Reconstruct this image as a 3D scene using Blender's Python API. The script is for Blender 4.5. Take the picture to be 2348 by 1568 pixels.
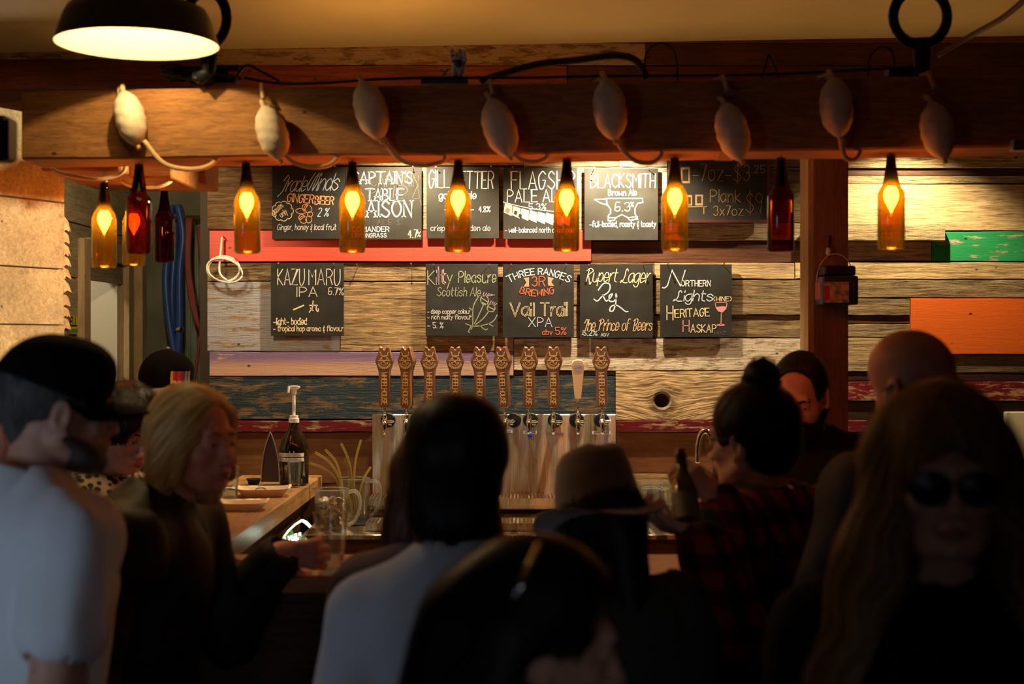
import bpy, math, random
import numpy as np
from mathutils import Vector, Matrix
random.seed(7); RNG = np.random.default_rng(7)
SC = bpy.context.scene
COL = SC.collection
for o in list(bpy.data.objects): bpy.data.objects.remove(o)
F = 3261.1; CX, CY, CZ = 1174.0, 784.0, 1.62
# ---------------------------------------------------------------- camera
cam_d = bpy.data.cameras.new('camera'); cam = bpy.data.objects.new('camera', cam_d); COL.objects.link(cam)
cam.location = (0, 0, CZ); cam.rotation_euler = (math.pi/2, 0, 0)
cam_d.sensor_width = 36; cam_d.lens = 50; cam_d.clip_start = 0.05
cam_d.dof.use_dof = True; cam_d.dof.focus_distance = 5.8; cam_d.dof.aperture_fstop = 2.6
SC.camera = cam
# ---------------------------------------------------------------- world, exposure
W = bpy.data.worlds.new('world'); SC.world = W; W.use_nodes = True
W.node_tree.nodes['Background'].inputs[0].default_value = (0.35, 0.5, 0.8, 1)
W.node_tree.nodes['Background'].inputs[1].default_value = 0.04
vs = SC.view_settings
vs.view_transform = 'Standard'; vs.look = 'None'; vs.gamma = 1; vs.exposure = 0.0; vs.use_curve_mapping = False
# ---------------------------------------------------------------- room lights (wall washers behind the beam, daylight from the windows behind the camera)
def lamp(name, kind, loc, power, color, size=0.05, target=None, spot=None, blend=0.5, shape=None, sy=None):
    d = bpy.data.lights.new(name, kind); o = bpy.data.objects.new(name, d); COL.objects.link(o)
    o.location = loc; d.energy = power; d.color = color
    if kind == 'AREA':
        d.size = size
        if sy: d.shape = 'RECTANGLE'; d.size_y = sy
    else: d.shadow_soft_size = size
    if spot: d.spot_size = math.radians(spot); d.spot_blend = blend
    if target:
        v = Vector(target) - Vector(loc); o.rotation_euler = v.to_track_quat('-Z', 'Y').to_euler()
    return o
WARM = (1.0, 0.79, 0.50); AMB = (1.0, 0.50, 0.12)
WASH = [(-0.42, 5.61, 2.50, 74, 124), (0.40, 5.61, 2.50, 112, 126), (1.60, 5.61, 2.50, 64, 122)]
for x, y, z, p, a in WASH:
    lamp('wall_wash_light', 'SPOT', (x, y, z), p, WARM, 0.012, (x, y+0.18, 1.6), a, 0.6)
lamp('side_room_light', 'SPOT', (-1.30, 5.2, 2.30), 26, (1.0, 0.78, 0.45), 0.03, (-1.95, 6.2, 1.3), 140, 0.5)
lamp('partition_light', 'SPOT', (-0.56, 4.38, 2.19), 48, (1.0, 0.76, 0.42), 0.03, (-1.62, 4.42, 1.72), 85, 0.7)
lamp('added_partition_top_light', 'SPOT', (-1.08, 4.50, 2.62), 15, (1.0, 0.76, 0.42), 0.03, (-1.62, 4.55, 2.2), 105, 0.6)  # extra spot added behind the pendant shade to brighten the top boards
lamp('door_room_light', 'POINT', (-2.25, 6.15, 2.3), 14, (1.0, 0.84, 0.58), 0.03)
lamp('added_ceiling_uplight', 'SPOT', (-0.5, 5.0, 2.38), 6.5, (1.0, 0.52, 0.12), 0.15, (-0.15, 5.4, 3.2), 165, 0.6)  # uplight added unseen behind the beam to brighten the ceiling
DAY = (0.58, 0.74, 1.0)
lamp('window_daylight', 'SPOT', (-2.6, 0.5, 1.25), 62, DAY, 0.45, (-0.95, 2.8, 1.08), 42, 1.0)
lamp('window_daylight', 'SPOT', (0.2, -2.2, 1.5), 34, (.78,.82,.95), 0.40, (-0.15, 2.65, 0.98), 26, 1.0)
w_ = lamp('window_daylight', 'AREA', (-2.6, 0.6, 1.35), .7, DAY, 1.0, (0.3, 3.4, 1.6), sy=1.1)
# ---------------------------------------------------------------- helpers
def P(px, py, Y): return Vector(((px-CX)*Y/F, Y, CZ-(py-CY)*Y/F))
def tag(o, label=None, cat=None, group=None, kind=None):
    if label: o['label'] = label
    if cat: o['category'] = cat
    if group: o['group'] = group
    if kind: o['kind'] = kind
    return o
def empty(name, loc, label=None, cat=None, group=None, kind=None):
    o = bpy.data.objects.new(name, None); COL.objects.link(o); o.location = loc; o.empty_display_size = 0.05
    return tag(o, label, cat, group, kind)
class MB:
    def __init__(s): s.v = []; s.f = []
    def add(s, v, f):
        n = len(s.v); s.v += [tuple(p) for p in v]; s.f += [tuple(i+n for i in q) for q in f]; return s
    def box(s, a, b, R=None, c=None):
        x0, y0, z0 = a; x1, y1, z1 = b
        v = [(x, y, z) for x in (x0, x1) for y in (y0, y1) for z in (z0, z1)]
        if R is not None: v = [tuple(R @ (Vector(p)-Vector(c)) + Vector(c)) for p in v]
        return s.add(v, [(0,1,3,2),(4,6,7,5),(0,4,5,1),(2,3,7,6),(0,2,6,4),(1,5,7,3)])
    def bbox(s, a, b, e=0.004):            # box with chamfered long edges
        x0,y0,z0 = a; x1,y1,z1 = b
        def ring(x, i): return [(x,y0+i,z0+e+i*0),(x,y0+e+i*0,z0+i),(x,y1-e,z0+i),(x,y1-i,z0+e),(x,y1-i,z1-e),(x,y1-e,z1-i),(x,y0+e,z1-i),(x,y0+i,z1-e)]
        rs = [ring(x0, e*.6), ring(x0+e, 0), ring(x1-e, 0), ring(x1, e*.6)]
        v = sum(rs, []); f = []
        for k in range(3):
            for j in range(8): f.append((k*8+j, k*8+(j+1)%8, (k+1)*8+(j+1)%8, (k+1)*8+j))
        f += [tuple(range(7,-1,-1)), tuple(range(24,32))]
        return s.add(v, f)
    def tube(s, pts, r, n=8, cap=True, flat=1.0):
        pts = [Vector(p) for p in pts]; m = len(pts)
        rr = r if isinstance(r, (list, tuple)) else [r]*m
        T = [(pts[min(i+1,m-1)]-pts[max(i-1,0)]).normalized() for i in range(m)]
        up = Vector((0,0,1)) if abs(T[0].z) < 0.9 else Vector((1,0,0))
        N = (up - T[0]*up.dot(T[0])).normalized(); v = []
        for i in range(m):
            N = (N - T[i]*N.dot(T[i])).normalized(); B = T[i].cross(N)
            for k in range(n):
                a = 2*math.pi*k/n; v.append(pts[i] + (N*math.cos(a)*flat + B*math.sin(a))*rr[i])
        f = [(i*n+k, i*n+(k+1)%n, (i+1)*n+(k+1)%n, (i+1)*n+k) for i in range(m-1) for k in range(n)]
        if cap: f += [tuple(range(n-1,-1,-1)), tuple(range((m-1)*n, m*n))]
        return s.add(v, f)
    def lathe(s, prof, c=(0,0,0), n=24, cap0=True, cap1=True, R=None):
        c = Vector(c); v = []
        for r, z in prof:
            for k in range(n):
                a = 2*math.pi*k/n; p = Vector((r*math.cos(a), r*math.sin(a), z))
                v.append(c + (R @ p if R is not None else p))
        m = len(prof)
        f = [(i*n+k, i*n+(k+1)%n, (i+1)*n+(k+1)%n, (i+1)*n+k) for i in range(m-1) for k in range(n)]
        if cap0: f.append(tuple(range(n-1,-1,-1)))
        if cap1: f.append(tuple(range((m-1)*n, m*n)))
        return s.add(v, f)
    def prism(s, out, y0, y1, e=0.0):      # outline in XZ, extruded in Y, front (y0) chamfered by e
        n = len(out); cx = sum(p[0] for p in out)/n; cz = sum(p[1] for p in out)/n
        def sh(p, k): 
            d = Vector((p[0]-cx, p[1]-cz)); L = max(d.length, 1e-6); d *= max(L-k, 0)/L; return cx+d.x, cz+d.y
        v = []
        v += [(sh(p,e)[0], y0, sh(p,e)[1]) for p in out]
        v += [(p[0], y0+e, p[1]) for p in out]; v += [(p[0], y1, p[1]) for p in out]
        f = [(k*n+i, k*n+(i+1)%n, (k+1)*n+(i+1)%n, (k+1)*n+i) for k in range(2) for i in range(n)]
        f += [tuple(range(n-1,-1,-1)), tuple(range(2*n, 3*n))]
        return s.add(v, f)
    def ball(s, c, r, n=10, m=7):
        r = r if isinstance(r, (list, tuple)) else (r, r, r)
        v = []; 
        for i in range(m+1):
            t = math.pi*i/m
            for k in range(n):
                a = 2*math.pi*k/n; v.append((c[0]+r[0]*math.sin(t)*math.cos(a), c[1]+r[1]*math.sin(t)*math.sin(a), c[2]+r[2]*math.cos(t)))
        f = [(i*n+k, (i+1)*n+k, (i+1)*n+(k+1)%n, i*n+(k+1)%n) for i in range(m) for k in range(n)]
        return s.add(v, f)
def mesh(name, v, f, smooth=False, mat=None):
    me = bpy.data.meshes.new(name); me.from_pydata([tuple(p) for p in v], [], [tuple(q) for q in f]); me.update()
    if smooth:
        me.polygons.foreach_set('use_smooth', [True]*len(me.polygons))
    if mat: me.materials.append(mat)
    return me
def fixn(me):
    import bmesh
    bm = bmesh.new(); bm.from_mesh(me); bmesh.ops.recalc_face_normals(bm, faces=bm.faces); bm.to_mesh(me); bm.free()
def obj(name, mb, mat, parent=None, smooth=False, label=None, cat=None, group=None, kind=None, fix=True, angle=None):
    """world-space geometry -> one mesh object; top-level ones get an origin at their base"""
    v = mb.v; f = mb.f
    if parent is not None: L = MW(parent)
    else:
        xs = [p[0] for p in v]; ys = [p[1] for p in v]; zs = [p[2] for p in v]
        L = Vector(((min(xs)+max(xs))/2, (min(ys)+max(ys))/2, min(zs)))
    v = [(p[0]-L[0], p[1]-L[1], p[2]-L[2]) for p in v]
    me = mesh(name, v, f, smooth, mat)
    if fix: fixn(me)
    if smooth and angle:
        me.set_sharp_from_angle(angle=math.radians(angle))
    o = bpy.data.objects.new(name, me); COL.objects.link(o)
    if parent is not None: o.parent = parent; o.location = (0,0,0)
    else: o.location = L
    return tag(o, label, cat, group, kind)
def MW(o):
    L = Vector(o.location)
    while o.parent is not None: o = o.parent; L = L + Vector(o.location)
    return L
def children(o): return list(o.children)
def dup(o, loc=None, rot=None, parent=None, label=None, group=None):
    c = o.copy(); COL.objects.link(c); c.parent = parent
    if loc is not None: c.location = loc
    if rot is not None: c.rotation_euler = rot
    if label: c['label'] = label
    if group: c['group'] = group
    for ch in children(o): dup(ch, parent=c)
    return c
# ---------------------------------------------------------------- materials
def nmat(name):
    m = bpy.data.materials.new(name); m.use_nodes = True
    nt = m.node_tree; return m, nt, nt.nodes['Principled BSDF']
def node(nt, t, **k):
    n = nt.nodes.new(t)
    for a, b in k.items(): setattr(n, a, b)
    return n
def plain(name, col, rough=0.6, metal=0.0, spec=0.5, coat=0, bump=0, bs=60, var=0.0, vs=8, sheen=0, aniso=0):
    m, nt, b = nmat(name)
    b.inputs['Base Color'].default_value = (*col, 1); b.inputs['Roughness'].default_value = rough
    b.inputs['Metallic'].default_value = metal; b.inputs['Specular IOR Level'].default_value = spec
    b.inputs['Coat Weight'].default_value = coat; b.inputs['Sheen Weight'].default_value = sheen
    tc = node(nt, 'ShaderNodeTexCoord')
    if var:
        n = node(nt, 'ShaderNodeTexNoise'); n.inputs['Scale'].default_value = vs; n.inputs['Detail'].default_value = 5
        nt.links.new(tc.outputs['Object'], n.inputs['Vector'])
        r = node(nt, 'ShaderNodeValToRGB'); r.color_ramp.elements[0].position = .3; r.color_ramp.elements[1].position = .7
        r.color_ramp.elements[0].color = (*[c*(1-var) for c in col], 1); r.color_ramp.elements[1].color = (*[min(1,c*(1+var)) for c in col], 1)
        nt.links.new(n.outputs[0], r.inputs[0]); nt.links.new(r.outputs[0], b.inputs['Base Color'])
    if bump:
        n2 = node(nt, 'ShaderNodeTexNoise'); n2.inputs['Scale'].default_value = bs; n2.inputs['Detail'].default_value = 4
        nt.links.new(tc.outputs['Object'], n2.inputs['Vector'])
        bp = node(nt, 'ShaderNodeBump'); bp.inputs['Strength'].default_value = bump; bp.inputs['Distance'].default_value = .003
        nt.links.new(n2.outputs[0], bp.inputs['Height']); nt.links.new(bp.outputs[0], b.inputs['Normal'])
    return m
def emis(name, col, s):
    m, nt, b = nmat(name); b.inputs['Base Color'].default_value = (*col, 1)
    b.inputs['Emission Color'].default_value = (*col, 1); b.inputs['Emission Strength'].default_value = s
    return m
def wood(name, dark, light, bump=0.6, dist=0.004, rough=0.75, axis=0, paint=None, wear=0.5, tint=True, spec=.3, fine=1.0, pscale=6, grad=None):
    """grain runs along axis (0 X, 1 Y, 2 Z); paint = colour over worn wood; tint multiplies the object's colour"""
    m, nt, b = nmat(name); L = nt.links.new
    tc = node(nt, 'ShaderNodeTexCoord'); oi = node(nt, 'ShaderNodeObjectInfo')
    add = node(nt, 'ShaderNodeVectorMath', operation='MULTIPLY_ADD')
    cx = node(nt, 'ShaderNodeCombineXYZ')
    for i in range(3): L(oi.outputs['Random'], cx.inputs[i])
    L(cx.outputs[0], add.inputs[0]); add.inputs[1].default_value = (37, 11, 23); L(tc.outputs['Object'], add.inputs[2])
    def mp(s_along, s_across):
        k = node(nt, 'ShaderNodeMapping'); s = [s_across]*3; s[axis] = s_along
        k.inputs['Scale'].default_value = s; L(add.outputs[0], k.inputs['Vector']); return k
    def noise(k, scale, det=6, rgh=.6, dis=0):
        n = node(nt, 'ShaderNodeTexNoise'); n.inputs['Scale'].default_value = scale; n.inputs['Detail'].default_value = det
        n.inputs['Roughness'].default_value = rgh; n.inputs['Distortion'].default_value = dis
        L(k.outputs[0], n.inputs['Vector']); return n
    g1 = noise(mp(1.3, 22), 3.6*fine, 10, .68, .9); g2 = noise(mp(8, 110), 3*fine, 5, .6)
    g3 = noise(mp(2.2, 3.5), 1.5, 4)
    mixg = node(nt, 'ShaderNodeMath', operation='MULTIPLY_ADD'); L(g2.outputs[0], mixg.inputs[0]); mixg.inputs[1].default_value = .45
    L(g1.outputs[0], mixg.inputs[2])
    mr = node(nt, 'ShaderNodeMapRange'); mr.inputs['From Min'].default_value = .53; mr.inputs['From Max'].default_value = .90
    L(mixg.outputs[0], mr.inputs['Value'])
    cr = node(nt, 'ShaderNodeMix', data_type='RGBA'); L(mr.outputs[0], cr.inputs['Factor'])
    cr.inputs['A'].default_value = (*dark, 1); cr.inputs['B'].default_value = (*light, 1)
    mul = node(nt, 'ShaderNodeMix', data_type='RGBA', blend_type='MULTIPLY'); mul.inputs['Factor'].default_value = 1
    sc = node(nt, 'ShaderNodeMapRange'); sc.inputs['From Min'].default_value = .3; sc.inputs['From Max'].default_value = .7
    sc.inputs['To Min'].default_value = .68; sc.inputs['To Max'].default_value = 1.15
    L(g3.outputs[0], sc.inputs['Value']); L(cr.outputs['Result'], mul.inputs['A']); L(sc.outputs[0], mul.inputs['B'])
    out = mul.outputs['Result']
    if paint:
        pn = noise(mp(pscale*.5, pscale*2.2), 2.0, 9, .72, .3)
        th = node(nt, 'ShaderNodeMapRange'); th.inputs['From Min'].default_value = wear-.03; th.inputs['From Max'].default_value = wear+.03
        L(pn.outputs[0], th.inputs['Value'])
        pm = node(nt, 'ShaderNodeMix', data_type='RGBA'); L(th.outputs[0], pm.inputs['Factor']); L(out, pm.inputs['A'])
        pm.inputs['B'].default_value = (*paint, 1); 
        if grad:
            sx = node(nt, 'ShaderNodeSeparateXYZ'); L(tc.outputs['Object'], sx.inputs[0])
            gr = node(nt, 'ShaderNodeMapRange'); L(sx.outputs[2], gr.inputs['Value'])
            gr.inputs['From Min'].default_value = grad[1]; gr.inputs['From Max'].default_value = grad[2]
            gm = node(nt, 'ShaderNodeMix', data_type='RGBA'); L(gr.outputs[0], gm.inputs['Factor'])
            gm.inputs['A'].default_value = (*grad[0], 1); gm.inputs['B'].default_value = (*paint, 1); L(gm.outputs['Result'], pm.inputs['B'])
        out = pm.outputs['Result']
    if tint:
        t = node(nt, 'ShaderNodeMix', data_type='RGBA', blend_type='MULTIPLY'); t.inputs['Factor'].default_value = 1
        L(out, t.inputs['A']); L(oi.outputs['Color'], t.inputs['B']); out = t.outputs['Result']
    vo = node(nt, 'ShaderNodeTexVoronoi'); vo.inputs['Scale'].default_value = 1.0; L(mp(7, 11).outputs[0], vo.inputs['Vector'])      # nail holes and small knots
    vr = node(nt, 'ShaderNodeMapRange'); vr.inputs['From Min'].default_value = .035; vr.inputs['From Max'].default_value = .065; vr.inputs['To Min'].default_value = .12; L(vo.outputs['Distance'], vr.inputs['Value'])
    vm = node(nt, 'ShaderNodeMix', data_type='RGBA', blend_type='MULTIPLY'); vm.inputs['Factor'].default_value = 1; L(out, vm.inputs['A']); L(vr.outputs[0], vm.inputs['B']); out = vm.outputs['Result']
    L(out, b.inputs['Base Color'])
    b.inputs['Roughness'].default_value = rough; b.inputs['Specular IOR Level'].default_value = spec
    bp = node(nt, 'ShaderNodeBump'); bp.inputs['Strength'].default_value = bump; bp.inputs['Distance'].default_value = dist
    sw = noise(mp(38, 3.5), 3, 3, .5); sw2 = node(nt, 'ShaderNodeMath', operation='MULTIPLY_ADD'); L(sw.outputs[0], sw2.inputs[0]); sw2.inputs[1].default_value = .22; L(mixg.outputs[0], sw2.inputs[2])
    L(sw2.outputs[0], bp.inputs['Height']); L(bp.outputs[0], b.inputs['Normal'])
    return m
def glass(name, col, diff=0.0, dcol=None, rough=0.03, refl=1.0):
    """thin tinted glass: transparent + glossy (fresnel), optionally a little translucent haze"""
    m, nt, b = nmat(name); L = nt.links.new; out = nt.nodes['Material Output']; nt.nodes.remove(b)
    t = node(nt, 'ShaderNodeBsdfTransparent'); t.inputs[0].default_value = (*col, 1)
    g = node(nt, 'ShaderNodeBsdfGlossy'); g.inputs['Roughness'].default_value = rough; g.inputs[0].default_value = (1,1,1,1)
    lw = node(nt, 'ShaderNodeLayerWeight'); lw.inputs[0].default_value = .25
    ml = node(nt, 'ShaderNodeMath', operation='MULTIPLY'); ml.inputs[1].default_value = refl; L(lw.outputs['Fresnel'], ml.inputs[0])
    base = t
    if diff > 0:
        tr = node(nt, 'ShaderNodeBsdfTranslucent'); tr.inputs[0].default_value = (*(dcol or col), 1)
        mx0 = node(nt, 'ShaderNodeMixShader'); mx0.inputs[0].default_value = diff; L(t.outputs[0], mx0.inputs[1]); L(tr.outputs[0], mx0.inputs[2]); base = mx0
    mx = node(nt, 'ShaderNodeMixShader'); L(ml.outputs[0], mx.inputs[0]); L(base.outputs[0], mx.inputs[1]); L(g.outputs[0], mx.inputs[2])
    L(mx.outputs[0], out.inputs['Surface']); return m
M = {}
M['weathered'] = wood('weathered_barn_wood', (.065,.042,.022), (.74,.60,.39), bump=1.0, dist=.014, rough=.8)
M['smoothboard'] = wood('sawn_board_wood', (.18,.115,.055), (.72,.56,.34), bump=.7, dist=.005, rough=.7)
M['whitewash'] = wood('white_painted_barn_wood', (.16,.10,.05), (.55,.42,.27), bump=1.0, dist=.014, paint=(.62,.58,.52), wear=.47, pscale=9)
M['greywash'] = wood('grey_painted_barn_wood', (.20,.12,.06), (.55,.38,.2), bump=1.0, dist=.014, paint=(.44,.43,.47), wear=.45, pscale=7)
M['red'] = wood('red_painted_wood', (.3,.1,.05), (.5,.2,.1), bump=.35, dist=.003, paint=(.60,.070,.042), wear=.34, rough=.45, pscale=10)
M['green'] = wood('green_painted_wood', (.16,.05,.03), (.75,.62,.42), bump=.5, dist=.004, paint=(.02,.26,.08), wear=.42, rough=.45, pscale=9)
M['orange'] = wood('orange_painted_wood', (.4,.1,.03), (.6,.3,.1), bump=.4, dist=.003, paint=(.72,.13,.015), wear=.25, rough=.5, pscale=10)
M['purple'] = wood('purple_and_pink_painted_wood', (.3,.2,.1), (.6,.42,.25), bump=.5, dist=.005, paint=(.20,.13,.25), wear=.38, grad=((.50,.31,.21), .035, .075), pscale=8)
M['teal'] = wood('dark_teal_painted_wood', (.07,.04,.02), (.24,.15,.07), bump=.8, dist=.006, paint=(.010,.028,.040), wear=.45, rough=.5, pscale=7)
M['maroon'] = wood('maroon_painted_rail', (.12,.05,.03), (.5,.36,.2), bump=.4, dist=.003, paint=(.12,.01,.015), wear=.45, rough=.35, pscale=9)
M['darkwood'] = wood('dark_stained_wood', (.035,.016,.008), (.12,.055,.025), bump=.5, dist=.003, rough=.55)
M['brownwood'] = wood('brown_plywood', (.10,.045,.018), (.19,.085,.035), bump=.25, dist=.002, rough=.45)
M['beam'] = wood('sawn_fir_beam', (.20,.090,.026), (.46,.235,.080), bump=.5, dist=.004, rough=.7, tint=True)
M['post'] = wood('brown_post_wood', (.16,.06,.03), (.30,.12,.06), bump=.4, dist=.004, axis=2)
M['pine_y'] = wood('pale_pallet_wood', (.34,.28,.17), (.74,.66,.46), bump=.35, dist=.003, axis=1)
M['pine_x'] = wood('pale_pallet_wood_cross', (.40,.34,.21), (.82,.74,.54), bump=.35, dist=.003)
M['pine_z'] = wood('pale_trim_wood', (.42,.30,.15), (.66,.50,.29), bump=.2, dist=.002, axis=2)
M['counter_y'] = wood('oiled_counter_wood', (.24,.115,.035), (.52,.28,.10), bump=.2, dist=.001, rough=.34, axis=1, spec=.5)
M['counter_x'] = wood('oiled_counter_wood_cross', (.24,.115,.035), (.52,.28,.10), bump=.2, dist=.001, rough=.34, spec=.5)
M['handle'] = wood('varnished_cedar', (.11,.045,.02), (.27,.125,.055), bump=.12, dist=.001, rough=.3, axis=2, spec=.6)
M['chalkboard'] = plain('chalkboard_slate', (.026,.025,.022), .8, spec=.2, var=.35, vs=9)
M['chalkboard_lit'] = plain('lit_chalkboard_slate', (.040,.038,.032), .8, spec=.2, var=.35, vs=7)  # same slate, lightened in colour for boards under the wall lamps
M['drywall'] = plain('painted_drywall', (.62,.45,.20), .8, var=.08, vs=2, bump=.1, bs=20)
M['dark'] = plain('dark_plaster', (.05,.035,.025), .9)
M['black'] = plain('black_plastic', (.006,.006,.006), .45, spec=.3)
M['blackcloth'] = plain('black_cloth', (.006,.006,.006), .95, spec=.15, bump=.3, bs=200)
M['steel'] = plain('nail_steel', (.5,.48,.45), .35, 1.0)
M['chrome'] = plain('chrome', (.8,.78,.75), .08, 1.0)
M['enamel_out'] = plain('dark_green_enamel', (.010,.013,.010), .35)
M['enamel_in'] = plain('white_enamel', (.50,.46,.35), .6, spec=.2)
M['cork'] = plain('weathered_net_float', (.60,.50,.37), .85, var=.22, vs=18, bump=.5, bs=60)
M['rope'] = plain('old_rope', (.58,.40,.20), .9, bump=.8, bs=300)
M['white_plastic'] = plain('white_plastic', (.82,.80,.76), .35)
M['floor'] = wood('floor_boards', (.05,.03,.02), (.13,.08,.05), bump=.2, axis=1)
def brushed():
    m, nt, b = nmat('brushed_stainless'); L = nt.links.new
    tc = node(nt, 'ShaderNodeTexCoord'); mp = node(nt, 'ShaderNodeMapping'); mp.inputs['Scale'].default_value = (220, 220, 2.5)
    n = node(nt, 'ShaderNodeTexNoise'); n.inputs['Scale'].default_value = 1.0; n.inputs['Detail'].default_value = 4
    L(tc.outputs['Object'], mp.inputs[0]); L(mp.outputs[0], n.inputs['Vector'])
    mr = node(nt, 'ShaderNodeMapRange'); mr.inputs['To Min'].default_value = .20; mr.inputs['To Max'].default_value = .36; L(n.outputs[0], mr.inputs['Value'])
    L(mr.outputs[0], b.inputs['Roughness'])
    b.inputs['Base Color'].default_value = (.70,.62,.47,1); b.inputs['Metallic'].default_value = 1; b.inputs['Anisotropic'].default_value = .85; tv = node(nt, 'ShaderNodeCombineXYZ'); tv.inputs[2].default_value = 1; L(tv.outputs[0], b.inputs['Tangent'])
    w = node(nt, 'ShaderNodeTexNoise'); w.inputs['Scale'].default_value = 1.0; w.inputs['Detail'].default_value = 1; mw = node(nt, 'ShaderNodeMapping'); mw.inputs['Scale'].default_value = (9, 2, 1.6); L(tc.outputs['Object'], mw.inputs[0]); L(mw.outputs[0], w.inputs['Vector'])
    bp = node(nt, 'ShaderNodeBump'); bp.inputs['Strength'].default_value = .5; bp.inputs['Distance'].default_value = .05
    ad = node(nt, 'ShaderNodeMath', operation='MULTIPLY_ADD'); L(n.outputs[0], ad.inputs[0]); ad.inputs[1].default_value = .012; L(w.outputs[0], ad.inputs[2])
    L(ad.outputs[0], bp.inputs['Height']); L(bp.outputs[0], b.inputs['Normal']); return m
M['stainless'] = brushed()
M['clear'] = glass('clear_glass', (.95,.96,.94), .03, (.8,.8,.7), .04, .5)
M['amber'] = glass('amber_bottle_glass', (.44,.115,.008), .022, (1,.40,.01))
M['amber_dark'] = glass('dark_amber_bottle_glass', (.42,.10,.012), .05, (.6,.15,.02))
M['growler'] = plain('dark_brown_glass', (.012,.006,.003), .06, coat=.5)
M['flame'] = emis('lit_flame_bulb', (1.0,.74,.34), 110)
def chalk(col):
    k = 'chalk_%02d%02d%02d' % tuple(int(c*99) for c in col)
    if k not in M: M[k] = plain(k, col, .95)
    return M[k]
CW=(.80,.80,.78); CY_=(.76,.64,.40); CO=(.80,.36,.14); CR=(.66,.13,.07); CB=(.52,.62,.72); CP=(.55,.22,.42); CG=(.27,.29,.19); CK=(.62,.28,.30); CF=(.085,.082,.072); CGr=(.55,.54,.50)
# ---------------------------------------------------------------- handwriting: single-stroke glyphs on a grid (baseline 2, x-height 6, capitals 8)
G = {'A':'023862 1454','B':'0208 ~082847462505 ~052554532202','C':'~57381706041332 3253','D':'0208 ~083856543202','E':'58080252 0545','F':'580802 0545',
'G':'~5738170604123243 435535','H':'0208 5258 0555','I':'0208','J':'~5853321203','K':'0208 580552','L':'080252','M':'0208356862','N':'02085258',
'O':'~381705133253655738','P':'0208 ~083857563505','Q':'~381705133253655738 4462','R':'0208 ~083857563505 3552','S':'~573817163554533203','T':'0868 3832',
'U':'~080412325458','V':'083268','W':'0812365268','X':'0862 0268','Y':'083568 3532','Z':'08680262',
'a':'~462605032244 4642','b':'0802 ~042645432203','c':'~452605032243','d':'4842 ~442605032244','e':'~04443616041243','f':'~48281612 0636',
'g':'~462605032244 ~46412001','h':'0802 ~04264542','i':'0502 0708','j':'~26211000 2728','k':'0802 460442','l':'0802','m':'0602 ~04263532 ~34556562',
'n':'0602 ~04264542','o':'~26050322434526','p':'0600 ~042645432203','q':'4640 ~442605032244','r':'0602 ~042636','s':'~45260534432203','t':'~181332 0636',
'u':'~060312324446 4642','v':'062246','w':'0612345266','x':'0642 0246','y':'0623 4600','z':'06460242',
'0':'~28060422444628','1':'072822','2':'~0728473502 0242','3':'~0728473525 ~2545432203','4':'380444 3832','5':'480805 ~0535432203','6':'~48180403224345250 4'.replace(' ',''),
'7':'084812','8':'~280725432203254728','9':'~46250607284746 4632','%':'0258 ~1807162718 ~4433425344','$':'~573817163554533203 3931','.':'0212','x2':'',
',':'1201','-':'0444',"'":'0807','&':'~36160524031233 2728 2120','(':'~28060422',')':'~08262402','/':'0258','_':'0262','"':'0807 1817','#':'~381705133253655738'}
# flowing capitals for the script boards
G.update({'Ŧ':'~1627384857453200','Ŵ':'~38151322334668 ~685452637578','Ł':'~574837352302133262','Ɓ':'1228 ~0728585635 ~355454433212','Ɽ':'1228 ~072848674625 ~25345162','Ᵽ':'1228 ~072848674625'})
def catmull(pts, n=5):
    if len(pts) < 3: return pts
    out = []; closed = pts[0] == pts[-1]
    for i in range(len(pts)-1):
        p0 = pts[i-1] if i > 0 else (pts[-2] if closed else pts[0])
        p1, p2 = pts[i], pts[i+1]
        p3 = pts[i+2] if i+2 < len(pts) else (pts[1] if closed else pts[-1])
        for k in range(n):
            t = k/n; out.append(tuple(.5*((2*b)+(-a+c)*t+(2*a-5*b+4*c-d)*t*t+(-a+3*b-3*c+d)*t**3) for a, b, c, d in zip(p0, p1, p2, p3)))
    out.append(pts[-1]); return out
def glyph(ch):
    res = []
    for s in G.get(ch, '').split():
        sm = s[0] == '~'; s = s.lstrip('~'); s = s[:len(s)//2*2]
        pts = [(int(s[i]), int(s[i+1])) for i in range(0, len(s), 2)]
        if ch in '.' : pts = [(0,2),(0.5,2)]
        res.append((catmull(pts) if sm else pts, sm))
    return res
def layout(s, gap=1.7, space=3.2):
    x = 0; out = []
    for ch in s:
        if ch == ' ': x += space; continue
        g = glyph(ch); w = max([p[0] for st, _ in g for p in st], default=1)
        for st, sm in g: out.append(([(x+p[0], p[1]-2) for p in st], sm))
        x += w+gap
    return out, x-gap
def ribbon(mb, pts, t, to3):
    """flat stroke of width t along 2-D pts, mapped by to3(x, y)"""
    n = len(pts)
    if n < 2: return
    P2 = [Vector((p[0], p[1])) for p in pts]; L = []; R = []
    for i in range(n):
        a = P2[max(i-1,0)]; b = P2[min(i+1,n-1)]; d = b-a
        if d.length < 1e-9: d = Vector((1,0))
        d.normalize(); nn = Vector((-d.y, d.x))
        k = t/2
        if 0 < i < n-1:
            d1 = (P2[i]-a); 
            if d1.length > 1e-9:
                d1.normalize(); c = max(.45, abs(nn.dot(Vector((-d1.y, d1.x))))); k = t/2/c
        e = d*(t*.35)*(-1 if i == 0 else (1 if i == n-1 else 0))
        L.append(to3(*(P2[i]+nn*k+e))); R.append(to3(*(P2[i]-nn*k+e)))
    mb.add(L+R, [(i, i+1, n+i+1, n+i) for i in range(n-1)])
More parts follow.
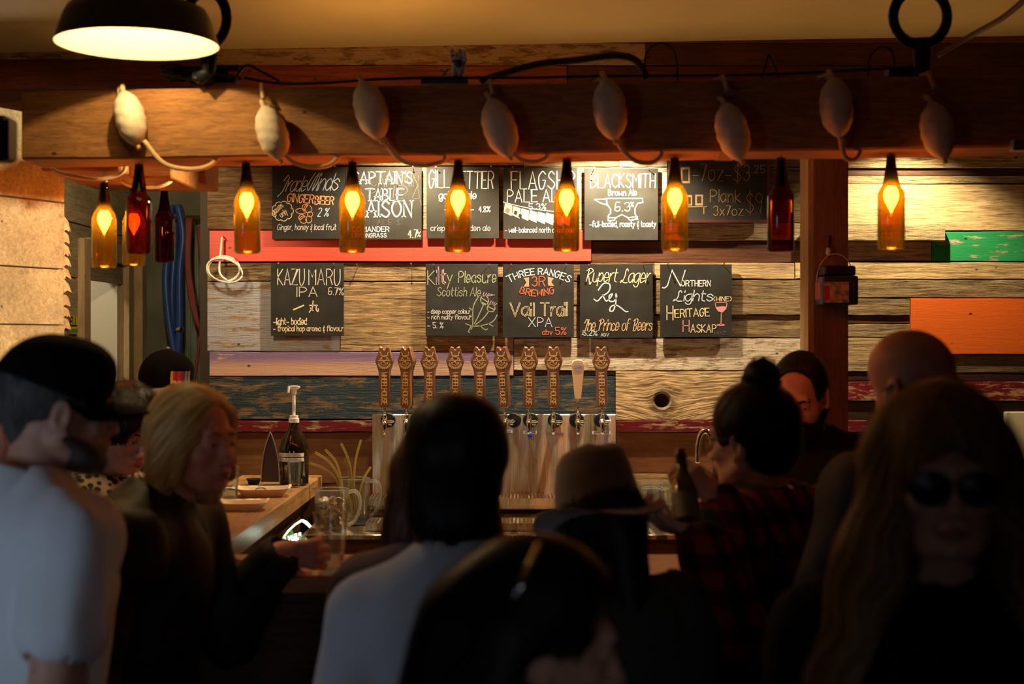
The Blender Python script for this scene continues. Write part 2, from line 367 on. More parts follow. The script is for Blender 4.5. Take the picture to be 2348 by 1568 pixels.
def text_px(mb, s, x0, x1, yb, h, t, Y, slant=0.0, rot=0.0, arc=0.0, gap=1.7, jit=.25, serif=False):
    """letters fitted between pixel columns x0..x1 on baseline row yb, capital height h (pixels), at depth Y"""
    st, w = layout(s, gap); sx = (x1-x0)/max(w, .1); sy = h/6.0; t = min(t, h*.155)
    ca, sa = math.cos(rot), math.sin(rot)
    rnd = random.Random(len(s)*31+int(x0))
    for pts, sm in st:
        j = (rnd.uniform(-jit, jit), rnd.uniform(-jit, jit))
        def to3(x, y): return P(x, y, Y)
        pp = []
        for x, y in pts:
            u = (x+j[0]*.4)*sx + slant*y*sy; v = (y+j[1]*.5)*sy
            if arc:
                hw = (x1-x0)/2; q = (u-hw)/hw; u, v = u + v*2*arc*q/hw, v - arc*q*q
            pp.append((x0 + u*ca - v*sa, yb - v*ca - u*sa))
        ribbon(mb, pp, t, to3)
        if serif and not sm:
            for q in (pp[0], pp[-1]): ribbon(mb, [(q[0]-t*1.3, q[1]), (q[0]+t*1.3, q[1])], t*.7, to3)
def strokes_px(mb, lists, t, Y):
    for s in lists: ribbon(mb, s, t, lambda x, y: P(x, y, Y))
# ================================================================ SETTING
def jitplank(mb, x0, x1, z0, z1, yf, yb, j=.0018, seg=6, rnd=random):
    xs = [x0+(x1-x0)*i/seg for i in range(seg+1)]
    v = []; e = .002
    for i, x in enumerate(xs):
        a = rnd.uniform(-j, j); b = rnd.uniform(-j, j); c = rnd.uniform(-j, j)*.6
        v += [(x, yf+e, z0+a+0*e), (x, yf+c, z0+a+e), (x, yf+c, z1+b-e), (x, yf+e, z1+b), (x, yb, z1+b), (x, yb, z0+a)]
    f = [(i*6+k, i*6+(k+1)%6, (i+1)*6+(k+1)%6, (i+1)*6+k) for i in range(seg) for k in range(6)]
    f += [tuple(range(5,-1,-1)), tuple(range(seg*6, seg*6+6))]
    mb.add(v, f)
# ---- floor, ceiling
fl = obj('floor', MB().box((-3.2,-2.6,-.06), (2.9,8.2,0)), M['floor'], kind='structure')
# ceiling rises a little to the right; seams
cl = MB(); cl.add([(-3.2,-2.6,2.80),(2.9,-2.6,2.90),(2.9,8.2,2.90),(-3.2,8.2,2.80),(-3.2,-2.6,2.95),(2.9,-2.6,3.05),(2.9,8.2,3.05),(-3.2,8.2,2.95)],
       [(0,1,2,3),(4,7,6,5),(0,4,5,1),(1,5,6,2),(2,6,7,3),(3,7,4,0)])
ceiling = obj('ceiling', cl, M['drywall'], kind='structure')
for y in (3.92,):
    c = MB(); c.add([(-3.2,y,2.797),(2.9,y,2.897),(2.9,y+.5,2.893),(-3.2,y+.5,2.793),(-3.2,y,2.72),(2.9,y,2.82),(2.9,y+.5,2.82),(-3.2,y+.5,2.72)],[(0,1,2,3),(4,7,6,5),(0,4,5,1),(1,5,6,2),(2,6,7,3),(3,7,4,0)])
# outer walls of the room behind and beside the camera
obj('wall_right', MB().box((2.75,-2.5,0), (2.85,8.1,2.9)), M['dark'], kind='structure')
def holed(name, axis, c0, c1, a0, a1, h0, h1, top):      # wall with one window opening a0..a1
    mb = MB(); lo, hi = (-2.5, 8.1) if axis == 'x' else (-3.0, 2.75)
    for p, q, z0, z1 in ((lo,a0,0,top),(a1,hi,0,top),(a0,a1,0,h0),(a0,a1,h1,top)):
        mb.box((c0,p,z0),(c1,q,z1)) if axis == 'x' else mb.box((p,c0,z0),(q,c1,z1))
    obj(name, mb, M['dark'], kind='structure')
holed('wall_left', 'x', -3.1, -3.0, -.2, 1.4, .6, 2.1, 2.82); holed('wall_rear', 'y', -2.6, -2.5, -.4, .8, .8, 2.1, 2.82)
w = empty('window_1', (-3.05,.6,.6), kind='structure'); fr = MB()
for q in (-.2,.58,1.36): fr.box((-3.08,q,.6),(-3.02,q+.04,2.1))
for z in (.6,2.06): fr.box((-3.08,-.2,z),(-3.02,1.4,z+.04))
obj('window_frame', fr, M['pine_z'], w); obj('pane', MB().box((-3.055,-.16,.64),(-3.05,1.36,2.06)), M['clear'], w)
w = empty('window_2', (.2,-2.55,.8), kind='structure'); fr = MB()
for q in (-.4,.18,.76): fr.box((q,-2.58,.8),(q+.04,-2.52,2.1))
for z in (.8,2.06): fr.box((-.4,-2.58,z),(.8,-2.52,z+.04))
obj('window_frame', fr, M['pine_z'], w); obj('pane', MB().box((-.36,-2.555,.84),(.76,-2.55,2.06)), M['clear'], w)
# ---- plank-clad back wall
wb = obj('wall_back', MB().box((-1.268,5.925,0), (2.75,6.03,2.9)), M['dark'], kind='structure')
obj('wall_back_return', MB().box((-1.30,5.93,0), (-1.268,7.9,2.82)), M['dark'], kind='structure')
def plank(x0, x1, y0, y1, mat, col=(1,1,1), dep=0.0, wall=wb, name='plank', label=None):
    Yf = 5.893-dep; a = P(x0, y1, Yf); b = P(x1, y0, Yf); mb = MB()
    g = .0012
    jitplank(mb, a.x+g, b.x-g, a.z+g, b.z-g, Yf, 5.924)
    # local origin at the plank's lower left corner so paint gradients can follow its height
    o = obj(name, mb, M[mat], wall); L = MW(wall)
    off = Vector((a.x, Yf, a.z)) - L
    for v in o.data.vertices: v.co -= off
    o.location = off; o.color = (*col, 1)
    if label: o['label'] = label
    return o
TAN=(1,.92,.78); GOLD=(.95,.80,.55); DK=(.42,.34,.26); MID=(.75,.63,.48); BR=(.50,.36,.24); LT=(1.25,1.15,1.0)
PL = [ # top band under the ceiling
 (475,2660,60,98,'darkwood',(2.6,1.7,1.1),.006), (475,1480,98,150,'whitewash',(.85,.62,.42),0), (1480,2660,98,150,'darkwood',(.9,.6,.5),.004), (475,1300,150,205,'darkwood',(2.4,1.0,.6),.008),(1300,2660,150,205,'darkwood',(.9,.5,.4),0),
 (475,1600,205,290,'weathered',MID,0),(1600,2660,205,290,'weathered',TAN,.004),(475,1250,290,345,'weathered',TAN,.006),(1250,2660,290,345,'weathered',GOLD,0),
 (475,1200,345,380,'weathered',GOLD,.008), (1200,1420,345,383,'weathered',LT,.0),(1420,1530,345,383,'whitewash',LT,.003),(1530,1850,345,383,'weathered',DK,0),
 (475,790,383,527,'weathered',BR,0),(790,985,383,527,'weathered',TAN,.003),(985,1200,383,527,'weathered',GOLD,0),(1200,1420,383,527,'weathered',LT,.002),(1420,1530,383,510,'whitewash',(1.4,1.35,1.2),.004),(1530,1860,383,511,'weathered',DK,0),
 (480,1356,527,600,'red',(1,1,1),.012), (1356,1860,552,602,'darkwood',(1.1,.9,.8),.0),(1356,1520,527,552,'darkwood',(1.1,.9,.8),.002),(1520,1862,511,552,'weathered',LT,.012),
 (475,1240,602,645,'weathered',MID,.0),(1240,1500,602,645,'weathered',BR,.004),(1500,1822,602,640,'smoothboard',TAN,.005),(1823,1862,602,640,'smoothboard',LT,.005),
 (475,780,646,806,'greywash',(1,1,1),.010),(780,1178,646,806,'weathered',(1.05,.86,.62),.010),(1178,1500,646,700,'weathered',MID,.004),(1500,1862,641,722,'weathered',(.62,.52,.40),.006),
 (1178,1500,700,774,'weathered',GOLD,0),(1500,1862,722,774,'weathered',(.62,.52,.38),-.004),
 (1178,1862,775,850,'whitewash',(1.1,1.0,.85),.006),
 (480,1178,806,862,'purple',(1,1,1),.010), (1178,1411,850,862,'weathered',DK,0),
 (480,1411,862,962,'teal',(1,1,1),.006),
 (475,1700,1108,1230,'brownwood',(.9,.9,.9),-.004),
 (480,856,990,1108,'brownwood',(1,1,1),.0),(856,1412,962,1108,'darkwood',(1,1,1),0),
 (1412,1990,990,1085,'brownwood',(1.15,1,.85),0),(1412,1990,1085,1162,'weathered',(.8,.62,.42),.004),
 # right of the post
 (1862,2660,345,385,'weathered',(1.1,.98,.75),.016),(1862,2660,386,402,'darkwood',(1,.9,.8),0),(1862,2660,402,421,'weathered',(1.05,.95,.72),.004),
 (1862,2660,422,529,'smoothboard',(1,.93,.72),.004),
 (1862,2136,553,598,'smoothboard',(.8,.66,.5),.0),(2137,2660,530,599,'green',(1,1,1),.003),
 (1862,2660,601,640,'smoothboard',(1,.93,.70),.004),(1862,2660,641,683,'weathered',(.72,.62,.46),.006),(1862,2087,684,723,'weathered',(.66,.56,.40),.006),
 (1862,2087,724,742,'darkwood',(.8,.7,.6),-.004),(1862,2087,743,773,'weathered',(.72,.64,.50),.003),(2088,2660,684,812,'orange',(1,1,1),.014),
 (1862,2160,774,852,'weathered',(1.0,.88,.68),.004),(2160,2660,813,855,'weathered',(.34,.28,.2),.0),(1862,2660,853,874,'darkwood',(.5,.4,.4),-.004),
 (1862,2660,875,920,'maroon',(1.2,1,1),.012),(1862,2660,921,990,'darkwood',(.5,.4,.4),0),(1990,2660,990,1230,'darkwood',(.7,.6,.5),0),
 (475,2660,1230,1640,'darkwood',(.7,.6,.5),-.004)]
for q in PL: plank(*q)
plank(1862,2168,512,552,'weathered',(1.15,1.05,.80),.050)        # thick proud board with rounded end
for q in ((480,856,964,990),(1412,1990,964,990)):
    plank(*q, 'maroon', (1,1,1), .022, name='rail', label='narrow maroon painted rail with worn paint')
# the board with a knot hole: a ring of faces around a real hole
def knot_board():
    a = P(1412, 962, 5.885); b = P(1862, 851, 5.885); c = P(1518, 918, 5.885); L = MW(wb); Yf = 5.883
    v = []; f = []; n = 32
    def edge(t):
        dx, dz = math.cos(t), math.sin(t); k = 1e9
        if dx > 1e-6: k = min(k, (b.x-c.x)/dx)
        if dx < -1e-6: k = min(k, (a.x-c.x)/dx)
        if dz > 1e-6: k = min(k, (b.z-c.z)/dz)
        if dz < -1e-6: k = min(k, (a.z-c.z)/dz)
        return c.x+dx*k, c.z+dz*k
    angs = sorted([2*math.pi*i/n for i in range(n)] + [math.atan2(z-c.z, x-c.x) % (2*math.pi) for x in (a.x, b.x) for z in (a.z, b.z)])
    n = len(angs); r = 17*5.885/F
    for rad, y in ((r*.86, Yf+.035), (r*1.0, Yf+.004), (r*1.25, Yf-.003), (r*1.9, Yf)):
        for t in angs: v.append((c.x+rad*math.cos(t)*1.05, y, c.z+rad*math.sin(t)))
    for y in (Yf, 5.924):
        for t in angs: e = edge(t); v.append((e[0], y, e[1]))
    for k in range(5):
        for i in range(n): f.append((k*n+i, k*n+(i+1)%n, (k+1)*n+(i+1)%n, (k+1)*n+i))
    mb = MB().add(v, f); o = obj('plank', mb, M['knot'], wb, label='weathered plank with a round dark knot hole'); off = Vector((c.x, Yf, c.z))-L
    for q in o.data.vertices: q.co -= off
    o.location = off; o.color = (1,.86,.6,1)
def knotmat():
    m, nt, b = nmat('knotted_plank_wood'); L = nt.links.new
    tc = node(nt, 'ShaderNodeTexCoord'); sp = node(nt, 'ShaderNodeSeparateXYZ'); L(tc.outputs['Object'], sp.inputs[0])
    ln = node(nt, 'ShaderNodeVectorMath', operation='LENGTH'); L(tc.outputs['Object'], ln.inputs[0])
    # rings near the knot, straight grain away: warp z by distance
    ex = node(nt, 'ShaderNodeMath', operation='MULTIPLY'); L(ln.outputs['Value'], ex.inputs[0]); ex.inputs[1].default_value = -14
    e2 = node(nt, 'ShaderNodeMath', operation='EXPONENT'); L(ex.outputs[0], e2.inputs[0])
    mx = node(nt, 'ShaderNodeMix', data_type='FLOAT'); L(e2.outputs[0], mx.inputs['Factor']); L(sp.outputs[2], mx.inputs['A']); L(ln.outputs['Value'], mx.inputs['B'])
    xs = node(nt, 'ShaderNodeMath', operation='MULTIPLY'); L(sp.outputs[0], xs.inputs[0]); xs.inputs[1].default_value = .09
    cb = node(nt, 'ShaderNodeCombineXYZ'); L(xs.outputs[0], cb.inputs[0]); L(mx.outputs['Result'], cb.inputs[2])
    n = node(nt, 'ShaderNodeTexNoise'); n.inputs['Scale'].default_value = 120; n.inputs['Detail'].default_value = 6; n.inputs['Distortion'].default_value = .8; L(cb.outputs[0], n.inputs['Vector'])
    r = node(nt, 'ShaderNodeValToRGB'); r.color_ramp.elements[0].position = .35; r.color_ramp.elements[1].position = .62
    r.color_ramp.elements[0].color = (.16,.09,.04,1); r.color_ramp.elements[1].color = (.66,.47,.24,1); L(n.outputs[0], r.inputs[0])
    dk = node(nt, 'ShaderNodeMapRange'); dk.inputs['From Min'].default_value = .03; dk.inputs['From Max'].default_value = .075; dk.inputs['To Min'].default_value = .3; L(ln.outputs['Value'], dk.inputs['Value'])
    mu = node(nt, 'ShaderNodeMix', data_type='RGBA', blend_type='MULTIPLY'); mu.inputs['Factor'].default_value = 1; L(r.outputs[0], mu.inputs['A']); L(dk.outputs[0], mu.inputs['B'])
    L(mu.outputs['Result'], b.inputs['Base Color']); b.inputs['Roughness'].default_value = .8
    bp = node(nt, 'ShaderNodeBump'); bp.inputs['Strength'].default_value = .8; bp.inputs['Distance'].default_value = .006; L(n.outputs[0], bp.inputs['Height']); L(bp.outputs[0], b.inputs['Normal'])
    return m
M['knot'] = knotmat(); knot_board()
# ---- left partition (oblique, pallet boards) and side wall with door beyond
A0 = Vector((-1.95, 3.86, 0)); A1 = Vector((-1.505, 4.73, 0)); dA = (A1-A0).normalized(); nA = Vector((dA.y, -dA.x, 0))
pl = empty('partition_wall', (A1.x-.03, A1.y, 0), kind='structure')
def panel(A, d, n, s0, s1, z0, z1, th, name, mat, parent, col=(1,1,1), seg=3):
    mb = MB(); xs = [s0+(s1-s0)*i/seg for i in range(seg+1)]; v = []
    for x in xs:
        j = random.uniform(-.002,.002)
        for nn, z in ((0,z0),(th,z0+.002),(th+j,z1-.002),(0,z1)): v.append(Vector((A.x,A.y,0))+d*x+n*nn+Vector((0,0,z)))
    f = [(i*4+k, i*4+(k+1)%4, (i+1)*4+(k+1)%4, (i+1)*4+k) for i in range(seg) for k in range(4)] + [(3,2,1,0), tuple(range(seg*4, seg*4+4))]
    mb.add(v, f); o = obj(name, mb, M[mat], parent); o.color = (*col, 1); return o
LA = (A1-A0).length
core = MB(); vv = []
for s in (0, LA-.001):
    for nn in (-.06, -.004):
        for z in (0, 2.36): vv.append(A0+dA*s+nA*nn+Vector((0,0,z)))
core.add(vv, [(0,1,3,2),(4,6,7,5),(0,4,5,1),(2,3,7,6),(0,2,6,4),(1,5,7,3)]); obj('partition_core', core, M['dark'], pl)
zb = [2.36,2.08,1.86,1.675,1.47,1.27,1.05,.8,.5,0]
for i in range(len(zb)-1):
    c = random.uniform(.85,1.1); panel(A0, dA, nA, 0, LA, zb[i+1]+.002, zb[i], .018+random.uniform(0,.004), 'board', 'pine_x', pl, (c, c*.97, c*.9))
SX = -1.92; A2 = Vector((SX, 4.75, 0)); ws = empty('wall_side', (SX, 6.0, 0), kind='structure')
DY0, DY1 = 6.38, 7.02                             # door opening in the side wall
obj('wall_core', MB().box((SX-.12,4.75,0),(SX-.03,DY0,2.36)).box((SX-.12,DY1,0),(SX-.03,7.5,2.36)).box((SX-.12,DY0,2.0),(SX-.03,DY1,2.36)), M['dark'], ws)
zc = [2.36,2.14,1.90,1.68,1.46,1.22,1.0,.7,.35,0]
for i in range(len(zc)-1):
    c = random.uniform(.6,.85)
    for (s0, s1) in ((4.75, DY0-.07), (DY1+.07, 7.5)) if zc[i] <= 2.05 else ((4.75, 5.95), (5.953, 7.5)):
        o = panel(Vector((SX-.02,0,0)), Vector((0,1,0)), Vector((1,0,0)), s0, s1, zc[i+1]+.003, zc[i], .018+random.uniform(0,.004), 'board', 'pine_y', ws, (c, c*.95, c*.82))
d3 = empty('door_1', (SX, DY0, 0), kind='structure')
obj('door_casing', MB().box((SX-.12,DY0-.09,0),(SX+.03,DY0,2.08)).box((SX-.12,DY1,0),(SX+.03,DY1+.09,2.08)).box((SX-.12,DY0,2.0),(SX+.03,DY1,2.09)), M['pine_z'], d3)
M['doorpaint'] = plain('cream_door_paint', (.72,.68,.55), .5)
dm = MB().box((SX-.62,DY1-.05,0),(SX-.015,DY1-.01,1.99))        # door leaf swung open into the room beyond
obj('door_leaf', dm, M['doorpaint'], d3)
dp = MB()
for z0, z1 in ((1.25,1.85),(.25,1.05)):
    for x0, x1 in ((SX-.55,SX-.39),(SX-.33,SX-.17)): dp.box((x0,DY1-.056,z0),(x1,DY1-.049,z1))
obj('door_panel', dp, M['doorpaint'], d3)
obj('wall_beyond_door', MB().box((-2.9,5.9,0),(-2.86,7.4,2.8)).box((-2.9,7.40,0),(SX-.12,7.44,2.8)), M['doorpaint'], kind='structure')
obj('trim_1', MB().box((SX-.02,7.16,0),(SX+.06,7.24,2.1)), M['pine_z'], kind='structure')
obj('wall_far', MB().box((-1.95,7.36,0),(-1.25,7.46,2.8)), plain('grey_green_plaster',(.20,.20,.15),.85,var=.3,vs=4), kind='structure')
# ---- header timbers over the left passage
hb = empty('timber_stack', (-1.25,4.7,2.13), 'stacked sawn timbers carrying joists behind the left end of the beam', 'timber')
for nm, a, b, c in (('timber',(-1.43,4.32,2.14),(-1.19,4.70,2.33),(.8,.6,.5)),('timber',(-1.19,4.42,2.13),(-1.056,4.80,2.33),(1,.8,.6)),('timber',(-1.147,4.81,2.15),(-1.036,5.02,2.33),(1,.85,.65)),('timber',(-1.49,4.72,2.165),(-1.15,5.15,2.33),(.6,.45,.35))):
    o = obj(nm, MB().bbox(a, b, .006), M['beam'], hb); o.color = (*c, 1)
o = obj('wood_block', MB().bbox(tuple(P(-260,368,3.3)), tuple(P(18,262,3.3)+Vector((0,.07,0))), .012), M['darkwood'], label='dark rough timber end jutting in at the far left', cat='timber'); o.color = (.22,.18,.14,1)
# header boards closing the gap above the passage, in line with the plank wall
hw = empty('wall_header', (-1.8,5.9,2.45), kind='structure')
for y0,y1,mt,cc in ((60,98,'darkwood',(2.6,1.7,1.1)),(98,136,'whitewash',(.85,.62,.42)),(136,205,'darkwood',(1.5,.8,.6)),(205,330,'darkwood',(1.2,.8,.6))):
    a = P(-460,y1,5.893); b = P(474,y0,5.893); mb = MB(); jitplank(mb, a.x, b.x-.001, a.z+.001, b.z-.001, 5.893, 5.925); o = obj('plank', mb, M[mt], hw); o.color = (*cc,1)
# ---- main beam (slightly turned), post
YL, YR = 4.08, 3.80
BA = Vector(((50-CX)*YL/F, YL, 0)); xr = 2.75; tB = (3.82-4.08)/(((2348-CX)*3.82/F)-BA.x)
def beamY(x): return YL + tB*(x-BA.x)
ZB0, ZB1 = 2.143, 2.339
bm_ = MB(); v = []
for i in range(15):
    x = BA.x + (xr-BA.x)*i/14; y = beamY(x)
    jj = [random.uniform(-.002,.002) for _ in range(4)]; e = .006
    v += [(x,y,ZB0+e+jj[0]),(x,y+e,ZB0+jj[0]),(x,y+.19,ZB0+jj[1]),(x,y+.19,ZB1+jj[2]),(x,y+e,ZB1+jj[3]),(x,y,ZB1-e+jj[3])]
f = [(i*6+k, i*6+(k+1)%6, (i+1)*6+(k+1)%6, (i+1)*6+k) for i in range(14) for k in range(6)] + [tuple(range(5,-1,-1)), tuple(range(84,90))]
bm_.add(v, f); beam = obj('ceiling_beam', bm_, M['beam'], label='long thick sawn timber beam hung with floats and bottles over the bar', cat='beam'); beam.color = (.92,.82,.72,1)
a = P(1868, 784, 4.9); b = P(1945, 784, 4.9)
post = empty('post', ((a.x+b.x)/2-.01, 4.98, 0), 'square brown wooden post standing behind the bar', 'post')
obj('shaft', MB().bbox((a.x,4.9,0),(b.x,5.08,2.34),.006) if False else MB().box((a.x,4.9,0),(b.x,5.06,2.34)), M['post'], post)
obj('tie_timber', MB().bbox((a.x+.005,beamY(a.x)+.20,2.27),(b.x-.005,4.895,2.335),.006), M['darkwood'], post)
o = obj('lit_side_face', MB().box((a.x-.02,4.91,0),(a.x-.001,5.05,2.34)), M['pine_z'], post, label='paler board on the side of the post'); o.color = (.75,.6,.4,1)  # light on the post's left face is put into a paler wood colour
# ================================================================ CHALKBOARDS
def nail_mb(mb, px, py, Y, L=.030, ang=.25):
    p = P(px, py, Y); q = p + Vector((0, -L, L*ang)); mb.tube([p+Vector((0,.01,0)), q], .0013, 6)
    mb.lathe([(.0035,0),(.0035,.001)], q, 8, R=Matrix.Rotation(math.pi/2, 3, 'X'))
def board(x0, x1, y0, y1, label, marks, nails, lit=False, Y=5.862, frame=None):
    a = P(x0, y1, Y); b = P(x1, y0, Y)
    e = empty('chalkboard', ((a.x+b.x)/2, Y, a.z), label, 'chalkboard', None)
    mb = MB(); mb.prism([(a.x,a.z),(b.x,a.z+random.uniform(-.001,.001)),(b.x,b.z),(a.x,b.z)], Y, Y+.008, .0012)
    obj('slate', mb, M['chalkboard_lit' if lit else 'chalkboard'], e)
    n = MB()
    for nx, ny in nails: nail_mb(n, nx, ny, Y)
    if nails: obj('nail', n, M['steel'], e)
    by = {}
    for mk in marks:
        col = mk[0]; m = by.setdefault(col, MB())
        if mk[1] == 't':
            _, _, s, xa, xb, yb, h, t, kw = mk; text_px(m, s, xa, xb, yb, h, t*.80, Y-.0009-(0 if col == CF else .0003), **kw)
        elif mk[1] == 's': strokes_px(m, mk[2], mk[3], Y-.0008)
        elif mk[1] == 'f':
            fi = .0005 + .0002*marks.index(mk)
            for poly in mk[2]: m.add([P(x, y, Y-min(fi,.0016)) for x, y in poly], [tuple(range(len(poly)))])
    for col, m in by.items():
        if m.v: obj('chalk_writing', m, chalk(col), e, fix=False)
    if frame:
        fr = MB(); w = .012
        for p, q in (((a.x-w,Y-.012,a.z-w),(b.x+w,Y+.01,a.z)), ((a.x-w,Y-.012,b.z),(b.x+w,Y+.01,b.z+w)), ((a.x-w,Y-.012,a.z),(a.x,Y+.01,b.z)), ((b.x,Y-.012,a.z),(b.x+w,Y+.01,b.z))): fr.box(p, q)
        obj('frame', fr, frame, e)
    return e
def circ(cx, cy, rx, ry=None, a0=0, a1=360, n=16, rot=0):
    ry = ry or rx; c, s = math.cos(rot), math.sin(rot); out = []
    for i in range(n+1):
        t = math.radians(a0+(a1-a0)*i/n); x = rx*math.cos(t); y = ry*math.sin(t); out.append((cx+x*c-y*s, cy+x*s+y*c))
    return out
def T(col, s, xa, xb, yb, h, t=2.2, **kw): return (col, 't', s, xa, xb, yb, h, t, kw)
def S(col, L, t=2): return (col, 's', L, t)
def FL(col, L): return (col, 'f', L)
cloud = []
for k in range(9):
    t = math.radians(k*40); cloud += circ(648+17*math.cos(t), 484+15*math.sin(t), 8, 8, k*40-75, k*40+75, 6)
cloud.append(cloud[0])
ginger = [circ(704,478,12,9,rot=.5), circ(690,484,12,6,rot=.1), circ(694,502,11,8,rot=1.0), circ(708,503,7,8), circ(711,491,6,6)] + [circ(704,478,w,9,80,280,6,rot=.5) for w in (3,7)] + [circ(694,502,w,8,80,280,6,rot=1) for w in (2,6)]
board(624,791,383,548,'chalkboard for Trade Winds ginger beer with orange lettering, above the red plank',[
 T(CB,'Ŧrade',640,699,439,36,2.0,slant=.35,gap=.9), T(CB,'Ŵinds',700,772,437,40,2.0,slant=.35,gap=.9),
 T(CO,'GINGER',658,718,462,19,3.2,slant=.1,rot=-.07), T(CO,'BEER',722,764,468,18,3.2,slant=.1,rot=-.02),
 T(CY_,'glasses',629,658,493,13,1.6,rot=.75), T(CY_,'only',646,664,499,13,1.6,rot=.65), S(CY_,[cloud],1.6), S(CO,ginger,1.4),
 T(CB,'2 %',728,752,496,19,1.9,slant=.2), T(CGr,'Ginger, honey & local fruit',636,770,527,13,1.5,slant=.1)],[(645,387),(770,387)])
board(792,967,383,549,"chalkboard reading Captain's Table saison in bold white chalk",[
 T(CF,'CAPTAIN',850,960,428,26,2), T(CF,'PALE',845,925,455,24,2), T(CF,'IPA',900,966,470,44,2.4,slant=.1), T(CF,'ALE $',864,918,516,12,1.6),
 T(CW,"CAPTAIN'S",808,944,421,27,3.0,slant=.05,serif=True), T(CW,'TABLE',840,922,460,27,3.2,slant=.05,serif=True),
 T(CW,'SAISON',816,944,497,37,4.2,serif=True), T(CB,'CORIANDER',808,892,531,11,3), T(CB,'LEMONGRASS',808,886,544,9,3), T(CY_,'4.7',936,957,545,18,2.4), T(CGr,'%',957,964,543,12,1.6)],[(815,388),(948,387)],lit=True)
board(978,1144,382,547,'chalkboard headed Gill Netter golden ale, 4.8 percent',[
 T(CW,'GILL',984,1030,430,40,2.8), T(CW,'NETTER',1040,1131,432,39,2.8,slant=.03), T(CW,'golden ale',1007,1092,456,17,2.6),
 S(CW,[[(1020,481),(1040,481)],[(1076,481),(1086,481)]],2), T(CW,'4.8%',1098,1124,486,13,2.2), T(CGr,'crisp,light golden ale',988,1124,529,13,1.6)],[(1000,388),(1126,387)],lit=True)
flags = []; fl2 = []; fk = []
for i in range(8):
    q = i/7; x = 1158+i*19; y = 466+26*(1-(1-q)**2)*.9; y2 = y+3
    flags.append([(x,y),(x+17,y2+2),(x+15,y2+26),(x-3,y+21)])
fk = [[(1163,475),(1170,481),(1165,491),(1158,484)],]; f3 = [[(1180,482),(1187,485),(1185,493),(1178,491)],[(1190,490),(1197,492),(1196,500),(1188,498)]]
board(1154,1323,384,548,'chalkboard headed Flagship pale ale with a drawn string of signal flags',[
 T(CW,'FLAGSHIP',1172,1318,433,40,2.8), T(CW,'PALE ALE',1163,1296,463,28,2.6), T(CW,'5.3%',1213,1252,480,13,2),
 FL(CY_,flags), FL(CR,fk), FL((.02,.02,.02),f3), S(CW,[[(1154+i*8,466+26*(1-(1-i/20)**2)*.9-3) for i in range(20)]],1.5),
 T(CW,'- well-balanced north coast pale',1158,1316,533,12,1.6)],[(1175,389),(1308,388)],lit=True)
anv = [[(1390,455),(1474,455),(1474,464),(1462,466),(1456,478),(1456,490),(1462,502),(1444,505),(1438,498),(1426,492),(1414,498),(1408,505),(1394,506),(1395,494),(1400,489),(1400,479),(1393,470),(1391,464)],
       [(1391,456),(1363,457)],[(1363,457),(1376,465),(1391,470)],[(1391,456),(1391,468)],[(1394,499),(1414,499)],[(1440,499),(1462,497)]]
board(1340,1509,386,551,'brightly lit chalkboard reading Blacksmith brown ale with a drawn anvil',[
 T(CW,'BLACKSMITH',1354,1502,430,32,2.8,slant=.02), T(CW,'Brown Ale',1395,1460,448,13,2.8), S(CW,anv,2.2), T(CW,'6.3',1410,1444,484,20,2.4), T(CW,'%',1446,1453,474,11,1.6),
 T(CW,'-full-bodied, roasty & toasty',1352,1504,520,13,2.2)],[(1361,391),(1487,391)],lit=True)
gl = [[(1561,384),(1582,382),(1582,420),(1561,420)]]; gi = [[(1565,389),(1578,388),(1578,415),(1565,415)],[(1578,452),(1584,452),(1584,468),(1578,468)],[(1598,450),(1608,450),(1608,466),(1598,466)]]
g2 = [[(1574,447),(1587,447),(1587,471),(1574,471)],[(1594,446),(1612,446),(1612,471),(1594,471)],[(1556,341),(1580,341),(1580,357),(1556,355)]]
PT=(.30,.19,.085)
board(1549,1758,300,504,'large dark price board listing 7oz and plank prices, tucked behind the beam',[
 FL(PT,gl+g2), FL((.03,.015,.01),gi), S(PT,[[(1573,474),(1620,474)],[(1614,474),(1614,490)]],2),
 T(PT,'-7oz-$3',1588,1718,415,38,1.8,slant=.02), T(PT,'.25',1724,1754,397,18,1.8), T(PT,'Plank',1629,1697,463,28,2.2), T(PT,'$9',1710,1748,487,44,1.8), T(PT,'3x7oz',1636,1704,494,22,2)],[],Y=5.845,frame=plain('dark_red_frame',(.06,.012,.008),.6))
board(621,788,604,770,'chalkboard reading Kazu Maru IPA with two written characters',[
 T(CGr,'KAZU',637,698,653,36,2.6,slant=0), T(CGr,'MARU',708,780,653,36,2.6), T(CGr,'IPA',681,727,680,22,2.4), T(CGr,'6.7%',753,787,676,16,2.2),
 S(CY_,[[(673,710),(696,700)]],3), S(CY_,[[(710,700),(728,700)],[(718,690),(716,706),(709,716)],catmull([(726,699),(725,710),(729,714),(730,708)]),[(711,706),(718,712)]],2.4),
 T(CY_,'-light- bodied',627,703,744,15,2.2), T(CY_,'- tropical hop aroma & flavour',627,787,759,12,2)],[(641,608),(767,609)])
th = [circ(1111,688,9,11,rot=-.3), circ(1126,706,9,9,rot=-.3), catmull([(1097,680),(1086,700),(1084,720),(1084,745),(1080,755)]), catmull([(1108,700),(1098,722),(1088,742)]), catmull([(1121,713),(1108,730),(1090,745)]), catmull([(1068,742),(1085,748),(1110,745),(1130,737),(1140,722)]), [(1104,683),(1118,692)],[(1103,692),(1116,698)],[(1119,703),(1132,709)],
      catmull([(1080,748),(1074,760),(1077,762)]), catmull([(1100,746),(1112,756),(1118,754)]), [(1084,712),(1076,706)],[(1085,727),(1076,723)],[(1120,742),(1130,748)]]
tp = [[(1106+i*4,680-i*.5),(1110+i*6,670+i*1.5)] for i in range(5)] + [[(1122+i*4,697+i),(1127+i*4,690+i*2)] for i in range(4)]
